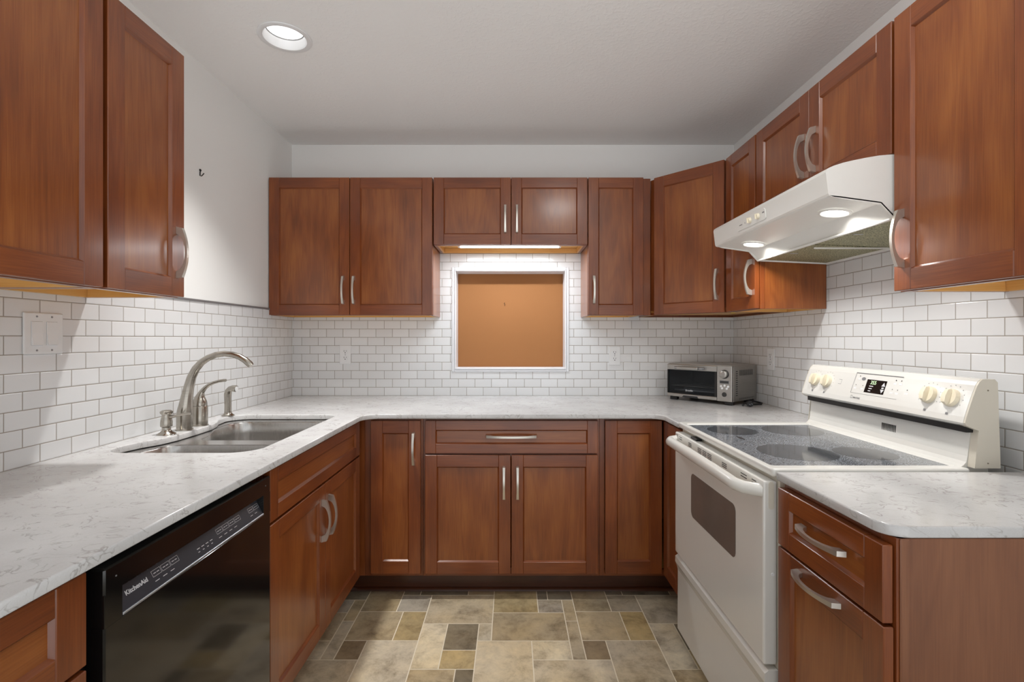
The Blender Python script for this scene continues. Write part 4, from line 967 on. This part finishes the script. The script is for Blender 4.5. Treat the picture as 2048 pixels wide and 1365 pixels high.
mb.build('vent_slats', r)
for (xx, yy) in ((.030, .03), (TW-.030, .03), (.03, TD-.03), (TW-.03, TD-.03)):
    mb = MB(); mb.box(xx-.022, xx+.022, yy-.014, yy+.014, .0006, z0, 'rubber', .003); mb.build('foot', r)
mb = MB(); dw = .305
mb.box(.004, dw, -.004, .010, z1-.036, z1-.004, 'steel', .002, 0); mb.box(.004, dw, -.004, .010, z0+.002, z0+.020, 'steel', .002, 0)
mb.box(.004, .010, -.003, .010, z0+.020, z1-.036, 'black_matte'); mb.box(dw-.012, dw, -.003, .010, z0+.020, z1-.036, 'black_matte'); dr = mb.build('oven_door', r)
mb = MB(); mb.box(.010, dw-.012, .001, .004, z0+.020, z1-.036, 'toaster_glass'); mb.build('door_glass', dr, label='smoked glass pane')
mb = MB(); hz_ = z1-.020
mb.box(.085, .215, -.040, -.026, hz_-.010, hz_+.006, 'steel', .004, 0, 2); mb.box(.066, .0855, -.034, -.0035, hz_-.009, hz_+.005, 'trim_grey', .003, 0); mb.box(.2145, .234, -.034, -.0035, hz_-.009, hz_+.005, 'trim_grey', .003, 0); mb.build('handle', dr)
text_mesh('brand_text', 'Breville', .015, 'white_print', dr, Matrix.Translation((.118, .0005, z0+.036)) @ Matrix.Rotation(PI/2, 4, 'X'))
mb = MB(); mb.prism([(.10, z0+.002), (.20, z0+.002), (.192, z0+.012), (.108, z0+.012)], 1, -.0052, -.0038, 'dark_int'); mb.build('crumb_tray', r)
mb = MB()
for i in range(3): mb.tube([(.012, .03+i*.09, z0+.062), (.300, .03+i*.09, z0+.062)], .002, 'steel', 8)
for i in range(22): mb.tube([(.018+i*.0128, .03, z0+.062), (.018+i*.0128, .21, z0+.062)], .0012, 'steel', 6)
mb.build('wire_rack', r)
for yy in (.06, .16): mb = MB(); mb.tube([(.014, yy, z0+.035), (.298, yy, z0+.035)], .006, 'silver', 10); mb.build('heating_element', r)
mb = MB(); mb.box(t, .302, .012, TD-t, z0+.0082, z0+.010, 'cavity'); mb.box(t, .302, TD-t-.004, TD-t-.001, z0+.01, z1-.012, 'cavity'); mb.box(t, t+.002, .012, TD-t-.004, z0+.01, z1-.012, 'cavity'); mb.build('cavity_lining', r)
mb = MB(); mb.box(dw+.002, TW-.001, -.005, .012, z0, z1-.003, 'steel', .003, 2, 2); cpn = mb.build('control_panel', r)
pcx = (dw+.002+TW-.001)/2
mb = MB(); mb.lathe([(.0235, 0), (.0235, .004), (.021, .006)], (pcx, -.005, z1-.046), 'black_matte', 32, (0, -1, 0)); mb.lathe([(.0205, .006), (.0195, .018), (.017, .020), (0, .0205)], (pcx, -.005, z1-.046), 'steel', 32, (0, -1, 0), cap0=False); mb.build('knob', cpn)
mb = MB(); mb.box(pcx-.026, pcx+.026, -.0058, -.0045, z1-.096, z1-.079, 'grey_print', .0005); mb.box(pcx-.023, pcx+.023, -.0062, -.0055, z1-.093, z1-.082, 'dark_int'); mb.build('screen', cpn)
for i, (dx, dz) in enumerate([(-.018, -.110), (.002, -.106), (.021, -.110), (-.012, -.121), (.014, -.121)]):
    mb = MB(); mb.lathe([(.006, 0), (.0055, .002)], (pcx+dx, -.005, z1+dz), 'plastic', 16, (0, -1, 0)); mb.build('button', cpn)
mb = MB(); mb.lathe([(.0125, 0), (.012, .003), (.006, .0035)], (pcx, -.005, z0+.037), 'dark_int', 24, (0, -1, 0)); mb.build('start_button', cpn)
def tl(X, Y, Z): 
    c, s_ = math.cos(-TA), math.sin(-TA); dx, dy = X-.908, Y-2.883; return (dx*c-dy*s_, dx*s_+dy*c, Z-ZT)
mb = MB(); zc = ZT+.006
mb.tube([tl(*p) for p in [(1.330, 2.735, ZT+.022), (1.325, 2.70, zc+.004), (1.345, 2.655, zc), (1.325, 2.625, zc), (1.285, 2.61, zc), (1.250, 2.60, zc+.002), (1.235, 2.575, zc+.004)]], .0048, 'rubber', 10)
mb.tube([tl(*p) for p in [(1.235, 2.590, ZT+.016), (1.232, 2.565, ZT+.016), (1.229, 2.545, ZT+.016)]], [.008, .015, .0155], 'rubber', 14)
mb.tube([tl(*p) for p in [(1.345, 2.70, zc), (1.31, 2.665, zc+.008), (1.27, 2.66, zc+.006), (1.235, 2.63, zc), (1.205, 2.575, zc)]], .0048, 'rubber', 10); cord = mb.build('power_cord', r)
for d_ in (-.006, .006):
    mb = MB(); mb.tube([tl(1.229+d_*.9, 2.546, ZT+.016+d_*.3), tl(1.226+d_*.9, 2.528, ZT+.016+d_*.3)], .0018, 'silver', 6); mb.build('plug_prong', cord)
